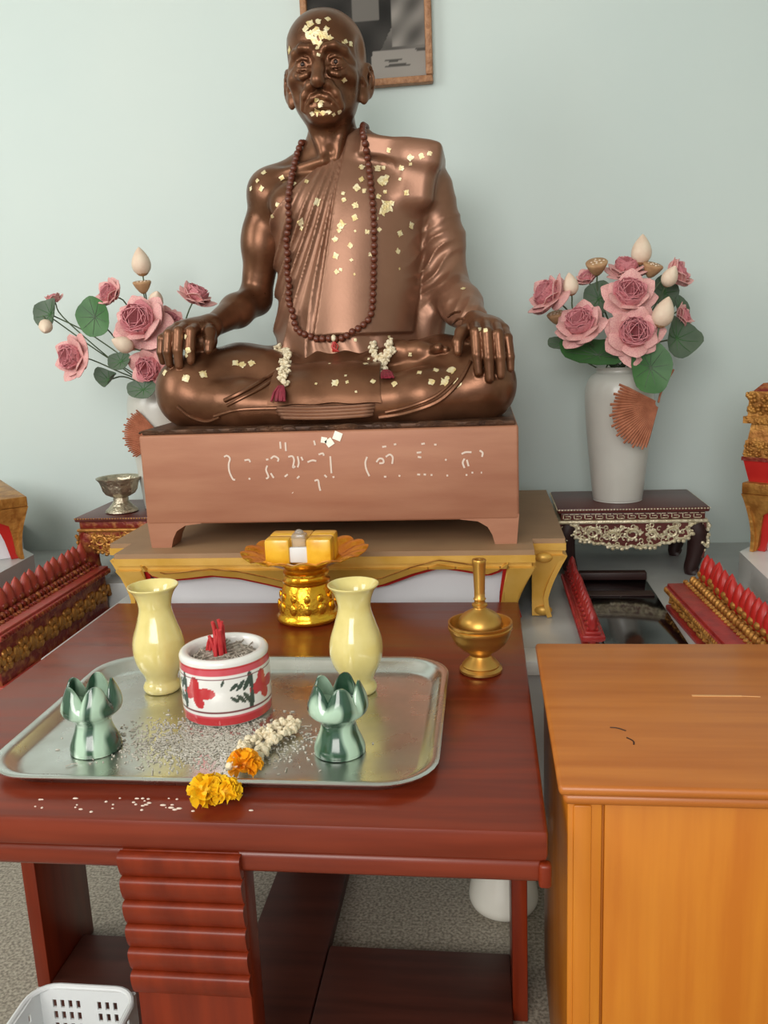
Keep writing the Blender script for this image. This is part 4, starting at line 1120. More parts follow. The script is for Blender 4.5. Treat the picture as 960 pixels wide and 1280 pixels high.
for pts, r in fL: B.chain(pts, r, .003)
B.chain([(-.030, 2.142, 1.216), (-.054, 2.106, 1.203), (-.063, 2.088, 1.180), (-.063, 2.080, 1.158)], [.019, .0160, .0140, .0110], .004)
B.ell((-.728, 2.150, 1.208), (.050, .032, .032), .012)
B.ell((.000, 2.140, 1.190), (.050, .032, .032), .012)
# tendons of the backs of the hands
for (k, w) in ((hr, (-.700, 2.165, 1.262)), (hl, (-.018, 2.158, 1.240))):
    for p in k[:3]: B.cone(w, (p[0], p[1], p[2]+.011), .004, .0045, .006)
# neck
HX, HY, HZ = -.388, 2.312, 1.876
def hp(x, f, z): return (HX+x, HY-f, HZ+z)
B.cone(hp(0, -.018, -.06), (-.385, 2.372, 1.655), .058, .068, .03)
for sg in (-1, 1): B.chain([hp(sg*.056, -.012, -.085), hp(sg*.036, .010, -.15), (-.385+sg*.014, 2.296, 1.655)], [.013, .012, .010], .012)
B.cone(hp(0, .026, -.135), hp(0, .012, -.18), .013, .016, .02)
# skull and face
B.ell(hp(0, -.006, .040), (.100, .118, .094), .0)
B.ell(hp(0, -.045, .0), (.090, .080, .090), .03)
B.ell(hp(0, .022, -.030), (.089, .082, .098), .03)
B.ell(hp(0, .032, -.088), (.075, .068, .058), .03)
B.ell(hp(0, .072, -.128), (.036, .028, .022), .022)
for sg in (-1, 1):
    B.ell(hp(sg*.062, .064, -.044), (.026, .027, .022), .022)           # cheekbone
    B.ell(hp(sg*.068, .086, -.084), (.016, .020, .022), .024, '-')      # hollow cheek
    B.chain([hp(sg*.010, .109, .002), hp(sg*.022, .113, .012), hp(sg*.042, .107, .016), hp(sg*.063, .088, .010), hp(sg*.078, .060, -.012)], [.005, .0065, .0068, .0055, .003], .014)   # brow
    B.ell(hp(sg*.041, .122, -.016), (.029, .024, .021), .014, '-')      # socket
    B.ell(hp(sg*.041, .081, -.016), (.0220, .0190, .0165), .002)        # eyeball
    B.chain([hp(sg*.019, .094, -.020), hp(sg*.028, .1015, -.0075), hp(sg*.041, .1035, -.0045), hp(sg*.054, .0965, -.008), hp(sg*.063, .084, -.018)], [.0028, .0040, .0044, .0040, .003], .0018)  # upper lid
    B.chain([hp(sg*.019, .094, -.020), hp(sg*.029, .1000, -.0275), hp(sg*.042, .1010, -.0295), hp(sg*.054, .094, -.0265), hp(sg*.063, .084, -.018)], [.0028, .0034, .0036, .0034, .003], .0018)  # lower lid
    B.chain([hp(sg*.020, .100, -.031), hp(sg*.031, .1045, -.043), hp(sg*.045, .1035, -.047), hp(sg*.058, .0945, -.041), hp(sg*.067, .082, -.028)], [.0045, .0058, .0062, .0056, .0045], .007)  # bag
    B.ell(hp(sg*.0215, .113, -.072), (.0125, .014, .0112), .007)        # nose wing
    B.chain([hp(sg*.024, .112, -.066), hp(sg*.040, .103, -.090), hp(sg*.049, .088, -.116)], [.006, .0070, .006], .016)  # fold beside the mouth
    B.ell(hp(sg*.098, .030, .026), (.012, .022, .022), .02, '-')        # temple
B.chain([hp(0, .104, .0), hp(0, .118, -.034), hp(0, .134, -.064)], [.0110, .0135, .0170], .010)
B.ell(hp(0, .133, -.069), (.0165, .013, .0105), .005)
for sg in (-1, 1): B.ell(hp(sg*.0110, .124, -.082), (.0058, .0075, .006), .003, '-')
B.ell(hp(0, .078, -.106), (.044, .034, .032), .020)                     # muzzle
for sg in (-1, 1):   # drooping moustache
    B.chain([hp(sg*.003, .1160, -.0945), hp(sg*.018, .1135, -.0995), hp(sg*.034, .101, -.107), hp(sg*.044, .088, -.117)], [.0050, .0058, .0048, .003], .008)
    B.chain([hp(sg*.022, .120, -.088), hp(sg*.038, .108, -.104), hp(sg*.047, .093, -.122)], [.0014, .0022, .0016], .005, '-')
B.chain([hp(-.032, .099, -.1115), hp(-.015, .1160, -.1085), hp(0, .1200, -.1075), hp(.015, .1160, -.1085), hp(.032, .099, -.1115)], [.0018, .0024, .0026, .0024, .0018], .003, '-')
B.chain([hp(-.022, .101, -.1175), hp(0, .110, -.1175), hp(.022, .101, -.1175)], [.0045, .0070, .0045], .006)
B.chain([hp(-.018, .102, -.1285), hp(0, .107, -.1285), hp(.018, .102, -.1285)], [.003, .004, .003], .008, '-')
# ears
for sg in (-1, 1):
    rot = Matrix.Rotation(-sg*R(34), 3, 'Z') @ Matrix.Rotation(R(-8), 3, 'X')
    B.ell(hp(sg*.104, -.014, -.036), (.0085, .026, .045), .008, '+', rot)
    B.ell(hp(sg*.094, .002, -.076), (.0095, .013, .019), .010, '+', rot)
    B.ell(hp(sg*.110, -.018, -.028), (.0075, .0150, .029), .003, '-', rot)
    B.chain([hp(sg*.105, -.006, -.010), hp(sg*.111, -.020, -.022), hp(sg*.106, -.012, -.050)], [.0035, .0040, .004], .003)
    B.cone(hp(sg*.094, .012, -.036), hp(sg*.099, .004, -.048), .006, .006, .004)
V, Q = B.mesh(); del B
body = sdf_obj('body', V, Q, M_bronze, st)
for sg in (-1, 1):
    obj('iris', G().ell(hp(sg*.041, .0965, -.0165), (.0070, .0046, .0070), 12, 8), M_iris, st)

# ---- robe over the torso and the left arm
Hr = .0038
TS = SDF((-.64, 2.08, 1.06), (.03, 2.58, 1.76), Hr)
q = TS.box((-.62, 2.12, 1.06), (-.02, 2.57, 1.74), .0)
TS.put(q[0], torso_d(q[1], q[2], q[3]), 0, '+')
TS.cone((-.385, 2.385, 1.69), (-.565, 2.38, 1.600), .050, .050, .04)
TS.cone((-.385, 2.385, 1.69), (-.19, 2.38, 1.612), .050, .050, .04)
TS.ell((-.47, 2.30, 1.55), (.085, .045, .06), .04)
RB = SDF((-.64, 2.08, 1.06), (.03, 2.58, 1.76), Hr)
q = RB.box((-.62, 2.12, 1.06), (-.02, 2.57, 1.74), .0)
sl, X, Y, Z = q
d = TS.D[sl].copy()
th = np.degrees(np.arctan2(-(X-(-.335)), np.maximum(1.77-Z, .02)))   # fan of folds from the left side of the neck
front = (Y < 2.40)
ramp = lambda v, a, b: np.clip((v-a)/(b-a), 0, 1)
xl = -.345+(1.69-Z)*(-.090/.455); xr = -.118+(1.66-Z)*(-.066/.44)
panel = ramp(X, xl-.002, xl+.003)*ramp(-X, -xr-.003, -xr+.002)*ramp(Z, 1.205, 1.212)*front
fw = ramp(th, 9, 12)*ramp(-th, -52, -44)
ph = th*.24+.45*np.sin(th*.13+Z*7)
amp = (.0035+.0085*ramp(1.72-Z, .05, .30))
fold = fw*amp*(1-np.abs(np.sin(ph*PI/1.35)))**1.0*front
low = .003*np.sin((X*1.2+Z*.5)*70)*ramp(1.30-Z, 0, .08)*(1-panel)
tt = .0105+fold+.012*panel+low
d = d-tt
clip = -(.683*(X+.345)-.730*(Z-1.705))
clip = np.where(Y > 2.42, clip-.02, clip)
d = np.maximum(d, clip); d = np.maximum(d, 1.075-Z)
RB.put(sl, d.astype(np.float32), 0, '+')
# shoulder slab of folded cloth with its square corner
RB.rbox((-.205, 2.365, 1.664), (.102, .095, .026), .008, .030, Matrix.Rotation(R(11), 3, 'Y'))
RB.rbox((-.168, 2.375, 1.60), (.052, .105, .078), .03, .04, Matrix.Rotation(R(8), 3, 'Y'))
# sleeve
arm = [(-.135, 2.39, 1.58), (-.108, 2.395, 1.45), (-.102, 2.40, 1.33), (-.058, 2.29, 1.272), (-.030, 2.20, 1.236)]
RB.chain(arm, [.060, .060, .060, .054, .040], .02)
RB.chain([(-.12, 2.385, 1.36), (-.16, 2.38, 1.24), (-.17, 2.36, 1.14)], [.05, .05, .06], .03)
q = RB.box((-.21, 2.10, 1.15), (.03, 2.58, 1.62), 0); sl, X, Y, Z = q
ph1 = ((X+.1)*.62-(Z-1.35)*.78+.008*np.sin(Z*38+X*20))*2*PI/.030
en1 = np.exp(-((X+.125)/.050)**2-((Z-1.385)/.085)**2)*np.where(Y < 2.42, 1, 0)
ph2 = ((X+.05)*.9-(Z-1.25)*.45)*2*PI/.026
en2 = np.exp(-((X+.045)/.045)**2-((Z-1.262)/.035)**2)
ph3 = ((X+.1)*.25-(Z-1.5)*.95)*2*PI/.045
en3 = np.exp(-((X+.075)/.05)**2-((Z-1.50)/.06)**2)
shp = lambda p: 1-2*np.abs(np.sin(p/2))**.8
RB.D[sl] = RB.D[sl]-(.0048*shp(ph1)*en1+.0030*shp(ph2)*en2+.0028*shp(ph3)*en3).astype(np.float32)
V, Q = RB.mesh(); del RB
robe = sdf_obj('robe', V, Q, M_bronze_robe, st)

# ---- surfaces to lay things on
def bvh_of(objs):
    VV = []; FF = []
    for o in objs:
        off = len(VV); b = wloc(o)
        co = np.empty(len(o.data.vertices)*3, np.float32); o.data.vertices.foreach_get('co', co)
        VV.extend((co.reshape(-1, 3)+np.array(b)).tolist())
        FF.extend([tuple(i+off for i in p.vertices) for p in o.data.polygons])
    return BVHTree.FromPolygons(VV, FF)
tree = bvh_of([body, robe])
def on_body(x, z, dirn=(0, 1, 0), y0=1.9):
    d = Vector(dirn); hit = tree.ray_cast(Vector((x, y0, z)), d)
    return (hit[0], hit[1]) if hit[0] is not None else (None, None)
EYE = Vector(CAM)
def seen(x, y):
    """surface point of the statue that the photo shows at pixel x, y"""
    d = Vector(CR*(x-480)/FPX+CD*(y-640)/FPX+CF).normalized()
    h = tree.ray_cast(EYE, d)
    return (h[0], h[1]) if h[0] is not None else (None, None)

# hems of the lower robe over the legs
def hem(pix, r, m=M_bronze, name='hem'):
    P = []
    for x, y in spline([(a, b, 0) for a, b in pix], 26)[:] and [(p[0], p[1]) for p in spline([(a, b, 0) for a, b in pix], 26)]:
        h, n_ = seen(x, y)
        if h is not None: P.append(h+n_*r*.35)
    if len(P) > 3: obj(name, G().tube(P, r, 7), m, st)
hem([(281, 501), (300, 492), (322, 480), (346, 464)], .0055); hem([(284, 507), (304, 497), (326, 486), (346, 473)], .004)
hem([(474, 521), (510, 515), (548, 501), (574, 477), (588, 452)], .006); hem([(482, 515), (512, 508), (544, 495), (568, 475)], .004)
hem([(222, 508), (238, 520), (258, 526), (275, 521)], .0045); hem([(268, 520), (300, 512), (350, 510)], .004)
for k, (a, b) in enumerate((((566, 404), (580, 398)), ((560, 396), (576, 390)))): hem([a, ((a[0]+b[0])/2, (a[1]+b[1])/2-2), b], .003)

# pleated cloth flap in the lap
fl = [(2.225, 1.128), (2.17, 1.135), (2.11, 1.128), (2.06, 1.100), (2.036, 1.070), (2.026, 1.044)]
prof = spline([(y, z, 0) for y, z in fl], 24)
A = np.zeros((22, 25, 3))
for i in range(22):
    u = i/21; x = -.512+.250*u
    for j, p in enumerate(prof):
        v = j/24; xx = x+(u-.5)*.03*v
        A[i, j] = (xx, p[0]-.004*math.sin(u*PI)+.002*math.sin(u*14), p[1]+.004*math.sin(u*PI)+.0015*math.sin(u*19+v*3))
cl = obj('lap_cloth', G().grid(A, thick=.012), M_bronze, st)
for k in range(4):
    P = [];
    for i in range(18):
        u = i/17; x = -.513+.006*k+(.252-.008*k)*u
        P.append((x, 2.024-.003*k, 1.042-.0078*k-.004*math.sin(u*PI)+.010*(u-.5)*0))
    P[0] = (P[0][0]+.003, P[0][1]+.01, P[0][2]); P[-1] = (P[-1][0]-.003, P[-1][1]+.01, P[-1][2])
    obj('pleat_edge', G().tube(P, .0046, 8), M_bronze_robe, cl)
# cast mat under the figure with curled edge
g = G().box((-.842, 2.002, PZ1), (.070, 2.606, PZ1+.012), .004)
for k in range(46):
    x = rng.uniform(-.83, .06); w_ = rng.uniform(.008, .022); h = rng.uniform(.004, .009)
    g.tube([(x+w_*math.cos(a), 2.0035, PZ1+.004+h*math.sin(a)) for a in np.linspace(0, PI, 7)], .0028, 6)
obj('mat', g, M_bronze_dark, st)
tree2 = bvh_of([body, robe, cl]); tree_lap = tree2

# ---- gold leaf squares pressed onto the bronze
def leaf(x, y, s, an, n=5):
    s *= .82
    d = Vector(CR*(x-480)/FPX+CD*(y-640)/FPX+CF).normalized()
    h = tree2.ray_cast(EYE, d)
    if h[0] is None: return
    c, nrm = h[0], h[1]
    u = nrm.orthogonal().normalized(); w_ = nrm.cross(u)
    if abs(u.z) > abs(w_.z): u, w_ = w_, u
    uu = u*math.cos(an)+w_*math.sin(an); ww = nrm.cross(uu)
    A = np.zeros((n, n, 3))
    for i in range(n):
        for j in range(n):
            a, b = (i/(n-1)-.5)*s, (j/(n-1)-.5)*s*rng.uniform(.92, 1.08)
            if (i in (0, n-1)) or (j in (0, n-1)): a *= rng.uniform(.7, 1.12); b *= rng.uniform(.7, 1.12)
            p = c+uu*a+ww*b
            h2 = tree2.find_nearest(p)
            A[i, j] = h2[0]+h2[1]*.0014
    obj('gold_leaf', G().grid(A, thick=.0009), M_leaf_gold, st, angle=30)
LEAF = [(330, 216, .016), (322, 226, .013), (327, 236, .016), (353, 223, .018), (314, 236, .012), (368, 230, .012), (383, 227, .012), (347, 256, .014), (340, 270, .012), (397, 253, .024), (376, 278, .022), (377, 285, .014),
 (452, 209, .017), (472, 211, .020), (479, 210, .014), (502, 210, .016), (452, 224, .016), (478, 227, .030), (483, 222, .016), (446, 235, .022), (455, 239, .014), (429, 242, .012), (430, 250, .014), (444, 257, .018),
 (473, 246, .014), (481, 240, .012), (508, 241, .016), (513, 205, .010), (500, 224, .009), (486, 188, .014), (513, 197, .018), (527, 195, .016), (537, 192, .014),
 (484, 258, .036), (478, 265, .020), (490, 254, .014), (443, 272, .018), (427, 281, .024), (424, 288, .014), (444, 289, .007), (459, 290, .014), (474, 287, .014), (471, 273, .010), (514, 282, .018), (500, 292, .018), (497, 314, .016),
 (419, 299, .016), (438, 307, .016), (420, 320, .018), (439, 325, .010), (421, 340, .014), (426, 337, .010), (499, 336, .007), (463, 318, .012), (443, 343, .007),
 (232, 421, .014), (235, 438, .018), (233, 444, .014), (254, 468, .024), (232, 473, .022), (294, 454, .020), (303, 456, .020), (314, 454, .020), (206, 466, .018),
 (444, 425, .010), (457, 455, .014), (461, 449, .008), (419, 479, .022), (434, 478, .010), (466, 477, .014), (493, 480, .016), (524, 466, .014), (545, 463, .018), (564, 463, .024), (539, 478, .018), (555, 478, .022), (559, 473, .014), (572, 479, .022), (579, 468, .010),
 (600, 412, .012), (607, 413, .012), (579, 361, .012), (432, 470, .008), (412, 455, .008), (395, 480, .007), (445, 490, .007), (486, 421, .010), (513, 443, .012),
 (388, 30, .022), (398, 27, .016), (410, 24, .014), (396, 40, .026), (387, 44, .024), (404, 44, .026), (412, 48, .018), (393, 51, .022), (382, 36, .018), (400, 55, .018), (397, 60, .012), (398, 69, .010), (408, 36, .014), (432, 52, .012), (438, 55, .014), (429, 54, .010),
 (396, 125, .014), (402, 127, .012), (400, 131, .016), (396, 139, .018), (404, 141, .018), (411, 139, .014), (390, 142, .014), (424, 140, .014), (417, 143, .010), (430, 100, .014), (362, 63, .016)]
for x, y, s in LEAF: leaf(x, y, s, rng.uniform(0, PI))

# ------------------------------------------------------------------ bead necklace
nk = [(380, 181), (372, 200), (364, 235), (361, 280), (361, 330), (364, 375), (370, 405), (380, 418), (400, 421), (418, 421), (438, 416), (455, 406), (464, 390), (466, 350), (467, 300), (466, 260), (462, 220), (458, 185), (452, 160)]
bd = thing('bead_necklace', 'long necklace of dark brown beads hanging on the bronze chest', 'necklace', (-.385, 2.25, 1.20))
P = []
for p in spline([(a, b, 0) for a, b in nk], 400):
    h, n_ = seen(p[0], p[1])
    if h is None: continue
    P.append(np.array(h+n_*.0085))
P = [p for p in P]
# keep the string taut: lift it to the locally nearest depth, smooth
P = np.array(P)
for it in range(30): P[1:-1] = .5*P[1:-1]+.25*(P[:-2]+P[2:])
back = spline([P[-1], (-.305, 2.40, 1.742), (-.36, 2.455, 1.722), (-.425, 2.43, 1.722), P[0]], 60)
loop = list(P)+list(back)[1:]
acc = 0; pts = [loop[0]]; step = .0172
for a, b in zip(loop[:-1], loop[1:]):
    L_ = np.linalg.norm(b-a); pos = 0
    while acc+(L_-pos) >= step:
        pos += step-acc; acc = 0; pts.append(a+(b-a)*pos/L_)
    acc += L_-pos
bb = None
for p in pts:
    loc = Vector(p)-Vector(wloc(bd))
    if bb is None:
        bb = obj('bead', G().ell((0, 0, 0), (.0092, .0092, .0092), 10, 7), M_bead, None, angle=180, loc=(0, 0, 0)); bb.parent = bd; bb.location = loc
    else: link(bb, parent=bd, loc=loc)
h, n_ = seen(417, 424)
c0 = h+n_*.010
obj('guru_bead', G().ell(c0, (.007, .007, .009), 9, 7), M_jasmine, bd)
g = G()
for k in range(9): g.tube([c0-Vector((0, 0, .006)), c0+Vector((rng.normal(0, .005), -.004, -.02)), c0+Vector((rng.normal(0, .008), .0, -.034))], .0016, 5)
obj('tassel', g, M_red_paint, bd)

# ------------------------------------------------------------------ jasmine garlands on the lap
tree = tree2
def small_garland(label, px_pts, tas, w_, group=None):
    h0, _ = seen(*px_pts[0]); t = thing('jasmine_garland', label, 'garland', tuple(h0))
    P = []
    for p in spline([(a, b, 0) for a, b in px_pts], 26):
        h, n_ = seen(p[0], p[1])
        if h is not None: P.append(h+n_*.007)
    obj('string', G().tube(P, .0016, 5), M_jasmine, t)
    b0 = None
    for p in P:
        for k in range(3):
            loc = p+Vector((rng.normal(0, w_), rng.normal(-.002, .002), rng.normal(0, .003)))-Vector(wloc(t)); rot = (rng.uniform(0, 3), rng.uniform(0, 3), rng.uniform(0, 6))
            if b0 is None: b0 = obj('jasmine_bud', bud0, M_jasmine, None, loc=(0, 0, 0)); b0.parent = t; b0.location = loc; b0.rotation_euler = rot
            else: link(b0, parent=t, loc=loc, rot=rot)
    a, _n = seen(*tas[0]); b, _m = seen(*tas[1]); g = G()
    for k in range(16):
        o = Vector((rng.normal(0, .006), -abs(rng.normal(.006, .003)), 0)); g.tube([a+o*.4+_n*.006, (a+b)/2+o+_n*.008, b+o*1.3+_m*.006], [.003, .0042, .003], 6)
    obj('maroon_tassel', g, M_maroon, t)
small_garland('white jasmine garland with maroon end hanging over left of the lap', [(351, 436), (357, 446), (357, 458), (355, 468), (355, 480)], ((353, 484), (351, 502)), .0045)
small_garland('looped white jasmine garland beside the foot on right thigh', [(466, 430), (467, 440), (474, 447), (484, 447), (491, 437), (489, 431), (480, 448), (478, 456), (480, 465)], ((481, 466), (484, 474)), .003)

# ------------------------------------------------------------------ vases with artificial lotus bouquets
vp_ = [(0, 0), (.064, 0), (.070, .004), (.073, .02), (.083, .12), (.092, .22), (.0965, .29), (.0955, .325), (.088, .352), (.075, .368), (.066, .374), (.065, .381), (.070, .386), (.068, .389), (.060, .386), (.058, .375), (.07, .355), (.08, .3), (.05, .1), (0, .08)]
VR = (.385, 2.535, .7005); VL = (-1.005, 2.545, .7025)
vr = tag(obj('tall_vase', G().lathe(smooth_prof(vp_, 80), VR, 56), M_grey_vase, angle=60, loc=VR), 'tall off white vase standing on the maroon carved side table', 'vase', 'vases holding the lotus bouquets')
vl = link(vr, loc=VL); vl['label'] = 'tall off white vase half hidden behind the monk statue knee'
def petal_mesh():
    nu, nv = 8, 5; A = np.zeros((nu, nv, 3))
    for i in range(nu):
        u = i/(nu-1); w = .42*math.sin(PI*min(1, .12+.88*u)**.95)**.7*(1 if u < .97 else .4)+.03
        for j in range(nv):
            v = j/(nv-1)*2-1
            A[i, j] = (.16*math.sin(u*PI*.75)-.30*w*(1-v*v)+.10*u**3+.10, w*v, u)
    return G().grid(A, thick=.03)
def basis(n):
    n = Vector(n).normalized(); u = Vector((0, 0, 1)).cross(n)
    u = u.normalized() if u.length > 1e-3 else Vector((1, 0, 0))
    return Matrix((u, n.cross(u), n)).transposed()
PET = None; INN = None
def inner_mesh():
    g = G()
    for k in range(60):
        r = .07+.27*math.sqrt(k/60); a = k*2.4; h = .46+.10*math.sin(k*1.7)-.3*r
        c, s_ = math.cos(a), math.sin(a); w = .13
        A = np.zeros((4, 3, 3))
        for i in range(4):
            u = i/3
            for j in range(3):
                v = j-1; rr = r*(.45+.75*math.sin(u*2.0))+.012*math.sin(k+i)-.10*v*v*w
                A[i, j] = (rr*c-s_*v*w*(.5+u), rr*s_+c*v*w*(.5+u), h*u+.03*v*math.sin(k*3.1)*u)
        g.grid(A, thick=.014)
    return g
def stem_to(t, p, n, mouth, bend=.3, r=.0022, m=None):
    a = Vector(p); b = Vector(mouth); c = a-Vector(n).normalized()*.05
    mid = (c+b)/2+Vector((0, 0, -.01))
    obj('stem', G().tube(spline([a, c, mid, b], 12), r, 6), m or M_stem, t)
def lotus_flower(p, size, n, mouth, label, open_=1.0, group='pink lotus flowers in the bouquets'):
    global PET, INN
    p = Vector(p); t = thing('lotus_flower', label, 'flower', p, 0, group); Bm = basis(n)
    t.location = p
    for ring, (cnt, tilt, sc, m) in enumerate(((7, R(66)*open_, 1.0, M_lotus), (6, R(42)*open_, .92, M_lotus), (5, R(24)*open_, .78, M_lotus_in))):
        for k in range(cnt):
            a = 2*PI*(k+.5*ring)/cnt+rng.normal(0, .10)
            M_ = Bm @ Matrix.Rotation(a, 3, 'Z') @ Matrix.Rotation(tilt+rng.normal(0, .12), 3, 'Y')
            s = size*sc*rng.uniform(.88, 1.08)
            if m not in (PET or {}):
                PET = PET or {}; o = obj('petal', petal_mesh(), m, None, loc=(0, 0, 0), angle=60); PET[m] = o; o.parent = t
            else: o = link(PET[m], parent=t)
            o.location = Bm @ Vector((0, 0, -.12*size)); o.rotation_euler = M_.to_euler(); o.scale = (s, s, s)
    if INN is None: INN = obj('inner_petals', inner_mesh(), M_lotus_in, None, loc=(0, 0, 0), angle=60); o = INN; o.parent = t
    else: o = link(INN, parent=t)
    o.location = Bm @ Vector((0, 0, -.08*size)); o.rotation_euler = Bm.to_euler(); o.scale = (size*1.25,)*3
    bpy.context.view_layer.update()
    stem_to(t, p-Vector(n).normalized()*size*.1, n, mouth)
def lotus_bud(p, h, n, mouth, label, wide=.34):
    p = Vector(p); t = thing('lotus_bud', label, 'flower bud', p, 0, 'cream lotus buds in the bouquets'); Bm = basis(n)
    prof = smooth_prof([(0, -.5), (.16, -.46), (.30, -.30), (wide, -.10), (.29, .12), (.18, .32), (.07, .46), (0, .52)], 24)
    g = G().lathe(prof, n=14, fn=lambda th, r, z: (r*(1+.05*abs(math.sin(2.5*th+z*2))), z))
    M_ = Matrix.Translation(p) @ (Bm @ Matrix.Diagonal((h, h, h))).to_4x4()
    g.xf(M_); obj('bud', g, M_bud, t, angle=70)
    g = G().lathe([(0, -.53), (.13, -.5), (.22, -.42), (.20, -.38), (.1, -.45), (0, -.48)], n=12); g.xf(M_); obj('sepal', g, M_pod, t)
    stem_to(t, p-Bm @ Vector((0, 0, .5*h)), n, mouth)
def lotus_pod(p, w, n, mouth, label):
    p = Vector(p); t = thing('lotus_pod', label, 'seed pod', p, 0, 'tan lotus seed pods in the bouquets'); Bm = basis(n)
    g = G().lathe([(0, -.42), (.1, -.41), (.22, -.30), (.36, -.10), (.46, .10), (.48, .18), (.44, .22), (.1, .20), (0, .20)], n=20)
    M_ = Matrix.Translation(p) @ (Bm @ Matrix.Diagonal((w, w, w))).to_4x4(); g.xf(M_); obj('pod', g, M_pod, t, angle=60)
    g = G()
    for k in range(9): a = k*2.4; r = .11*math.sqrt(k); g.ell((r*math.cos(a), r*math.sin(a), .21), (.05, .05, .03), 7, 4)
    g.xf(M_); obj('seeds', g, M_bud, t)
    stem_to(t, p-Bm @ Vector((0, 0, .4*w)), n, mouth)
def lotus_leaf(p, w, h, n, mouth, label, m=None, fold=.25, roll=0.0):
    p = Vector(p); t = thing('lotus_leaf', label, 'leaf', p, 0, 'lotus leaves in the bouquets'); Bm = basis(n) @ Matrix.Rotation(roll, 3, 'Z')
    nr, na = 7, 28; V = []; F = []
    V.append(Vector((0, 0, -.06*w)))
    for i in range(1, nr+1):
        for k in range(na):
            a = 2*PI*k/na; r = i/nr; e = 1+.035*math.sin(5*a+1)
            x, y = r*e*math.cos(a)*w/2, r*e*math.sin(a)*h/2
            z = -.06*w*(1-r)+fold*abs(x)*abs(x)/w*1.6+.015*w*math.sin(3*a)*r*r+.008*w*math.cos(14*a)*r
            V.append(Vector((x, y, z)))
    for k in range(na): F.append((0, 1+k, 1+(k+1) % na))
    for i in range(nr-1):
        for k in range(na): F.append((1+i*na+k, 1+(i+1)*na+k, 1+(i+1)*na+(k+1) % na, 1+i*na+(k+1) % na))
    top = len(V); V2 = V+[v-Vector((0, 0, .0016)) for v in V]
    F2 = F+[tuple(reversed([i+top for i in f])) for f in F]
    last = 1+(nr-1)*na
    for k in range(na): F2.append((last+k, last+k+top, last+(k+1) % na+top, last+(k+1) % na))
    g = G().add(V2, F2); g.xf(Matrix.Translation(p) @ Bm.to_4x4())
    obj('blade', g, m or M_green, t, angle=60)
    g = G()
    for k in range(9):
        a = 2*PI*k/9
        g.tube([Vector((r*math.cos(a)*w/2, r*math.sin(a)*h/2, -.06*w*(1-r)+fold*abs(r*math.cos(a)*w/2)**2/w*1.6+.0004)) for r in (.02, .3, .6, .88)], [.0012, .001, .0008, .0004], 5)
    g.xf(Matrix.Translation(p) @ Bm.to_4x4()); obj('veins', g, M_green_grey if m is None else M_green, t)
    b_ = Vector(mouth); a_ = p-Bm @ Vector((0, 0, .05*w)); obj('stem', G().tube(spline([a_, a_.lerp(b_, .4)+Vector((0, .015, .02)), b_+Vector((0, 0, .012)), b_-Vector((0, 0, .03))], 12), .0022, 6), M_stem, t)
def mouth(v): return (v[0]+rng.uniform(-.04, .04), v[1]+rng.uniform(-.04, .04), v[2]+.372)
K = .00236
def A_(x, y, Y): return at(x, y, Y)
# right bouquet
f = lambda x, y, Y, s, n, lab, op=1.0: lotus_flower(A_(x, y, Y), s*K, n, mouth(VR), lab, op)
f(787, 372, 2.43, 34, (-.05, -.8, .55), 'large open pink lotus, upper centre of right bouquet')
f(791, 417, 2.40, 34, (.05, -.93, .20), 'large open pink lotus low in the right bouquet above vase mouth')
f(727, 408, 2.42, 33, (-.35, -.65, .65), 'open pink lotus at lower left of the right bouquet')
f(688, 371, 2.47, 30, (-.75, -.35, .55), 'pink lotus seen from the side, far left of right bouquet', .85)
f(783, 338, 2.53, 26, (.0, -.35, .9), 'smaller pink lotus at top of the right bouquet under a bud')
f(843, 345, 2.52, 24, (.75, -.35, .45), 'pink lotus half closed at upper right of right bouquet', .6)
f(851, 397, 2.52, 18, (.8, -.4, .3), 'little pink lotus at right edge of right bouquet behind leaf', .7)
f(735, 350, 2.56, 18, (-.4, -.3, .8), 'small pink lotus behind the pod in right bouquet', .6)
b = lambda x, y, Y, h, n, lab: lotus_bud(A_(x, y, Y), h*K, n, mouth(VR), lab)
b(802, 312, 2.52, 34, (.05, -.1, 1), 'cream lotus bud topping the right bouquet')
b(830, 390, 2.38, 34, (.25, -.2, .95), 'pale cream lotus bud in front, right side of right bouquet')
b(713, 355, 2.45, 26, (-.15, -.2, .95), 'cream lotus bud beside the far left flower of right bouquet')
b(838, 345, 2.46, 26, (.3, -.5, .8), 'rosy cream lotus bud before the upper right flower of right bouquet')
pd = lambda x, y, Y, w, n, lab: lotus_pod(A_(x, y, Y), w*K, n, mouth(VR), lab)
pd(746, 333, 2.50, 27, (-.1, -.45, .9), 'tan lotus seed pod at upper left of right bouquet')
pd(815, 336, 2.50, 25, (.25, -.3, .9), 'tan lotus seed pod under the topmost right bud')
pd(695, 396, 2.50, 22, (-.2, -.3, .9), 'tan lotus seed pod below the far left flower of right bouquet')
l = lambda x, y, Y, w, h, n, lab, m=None, fo=.25, ro=0.0: lotus_leaf(A_(x, y, Y), w*K, h*K, n, mouth(VR), lab, m, fo, ro)
l(814, 459, 2.40, 47, 62, (.1, -1, .1), 'bright green round leaf hanging over mouth of the right vase', None, .15, .1)
l(748, 440, 2.45, 92, 40, (-.1, -.75, .65), 'wide dark green leaf at lower left of right bouquet', None, .3, -.08)
l(848, 422, 2.47, 46, 52, (.45, -.8, .35), 'dark folded leaf at lower right of the right bouquet', M_green_grey, .8, -.5)
l(852, 386, 2.55, 24, 34, (.6, -.7, .3), 'small dark leaf at right edge of right bouquet', M_green_grey)
l(748, 372, 2.52, 36, 44, (-.3, -.85, .4), 'dark green leaf behind the flowers, upper left of right bouquet', M_green_grey)
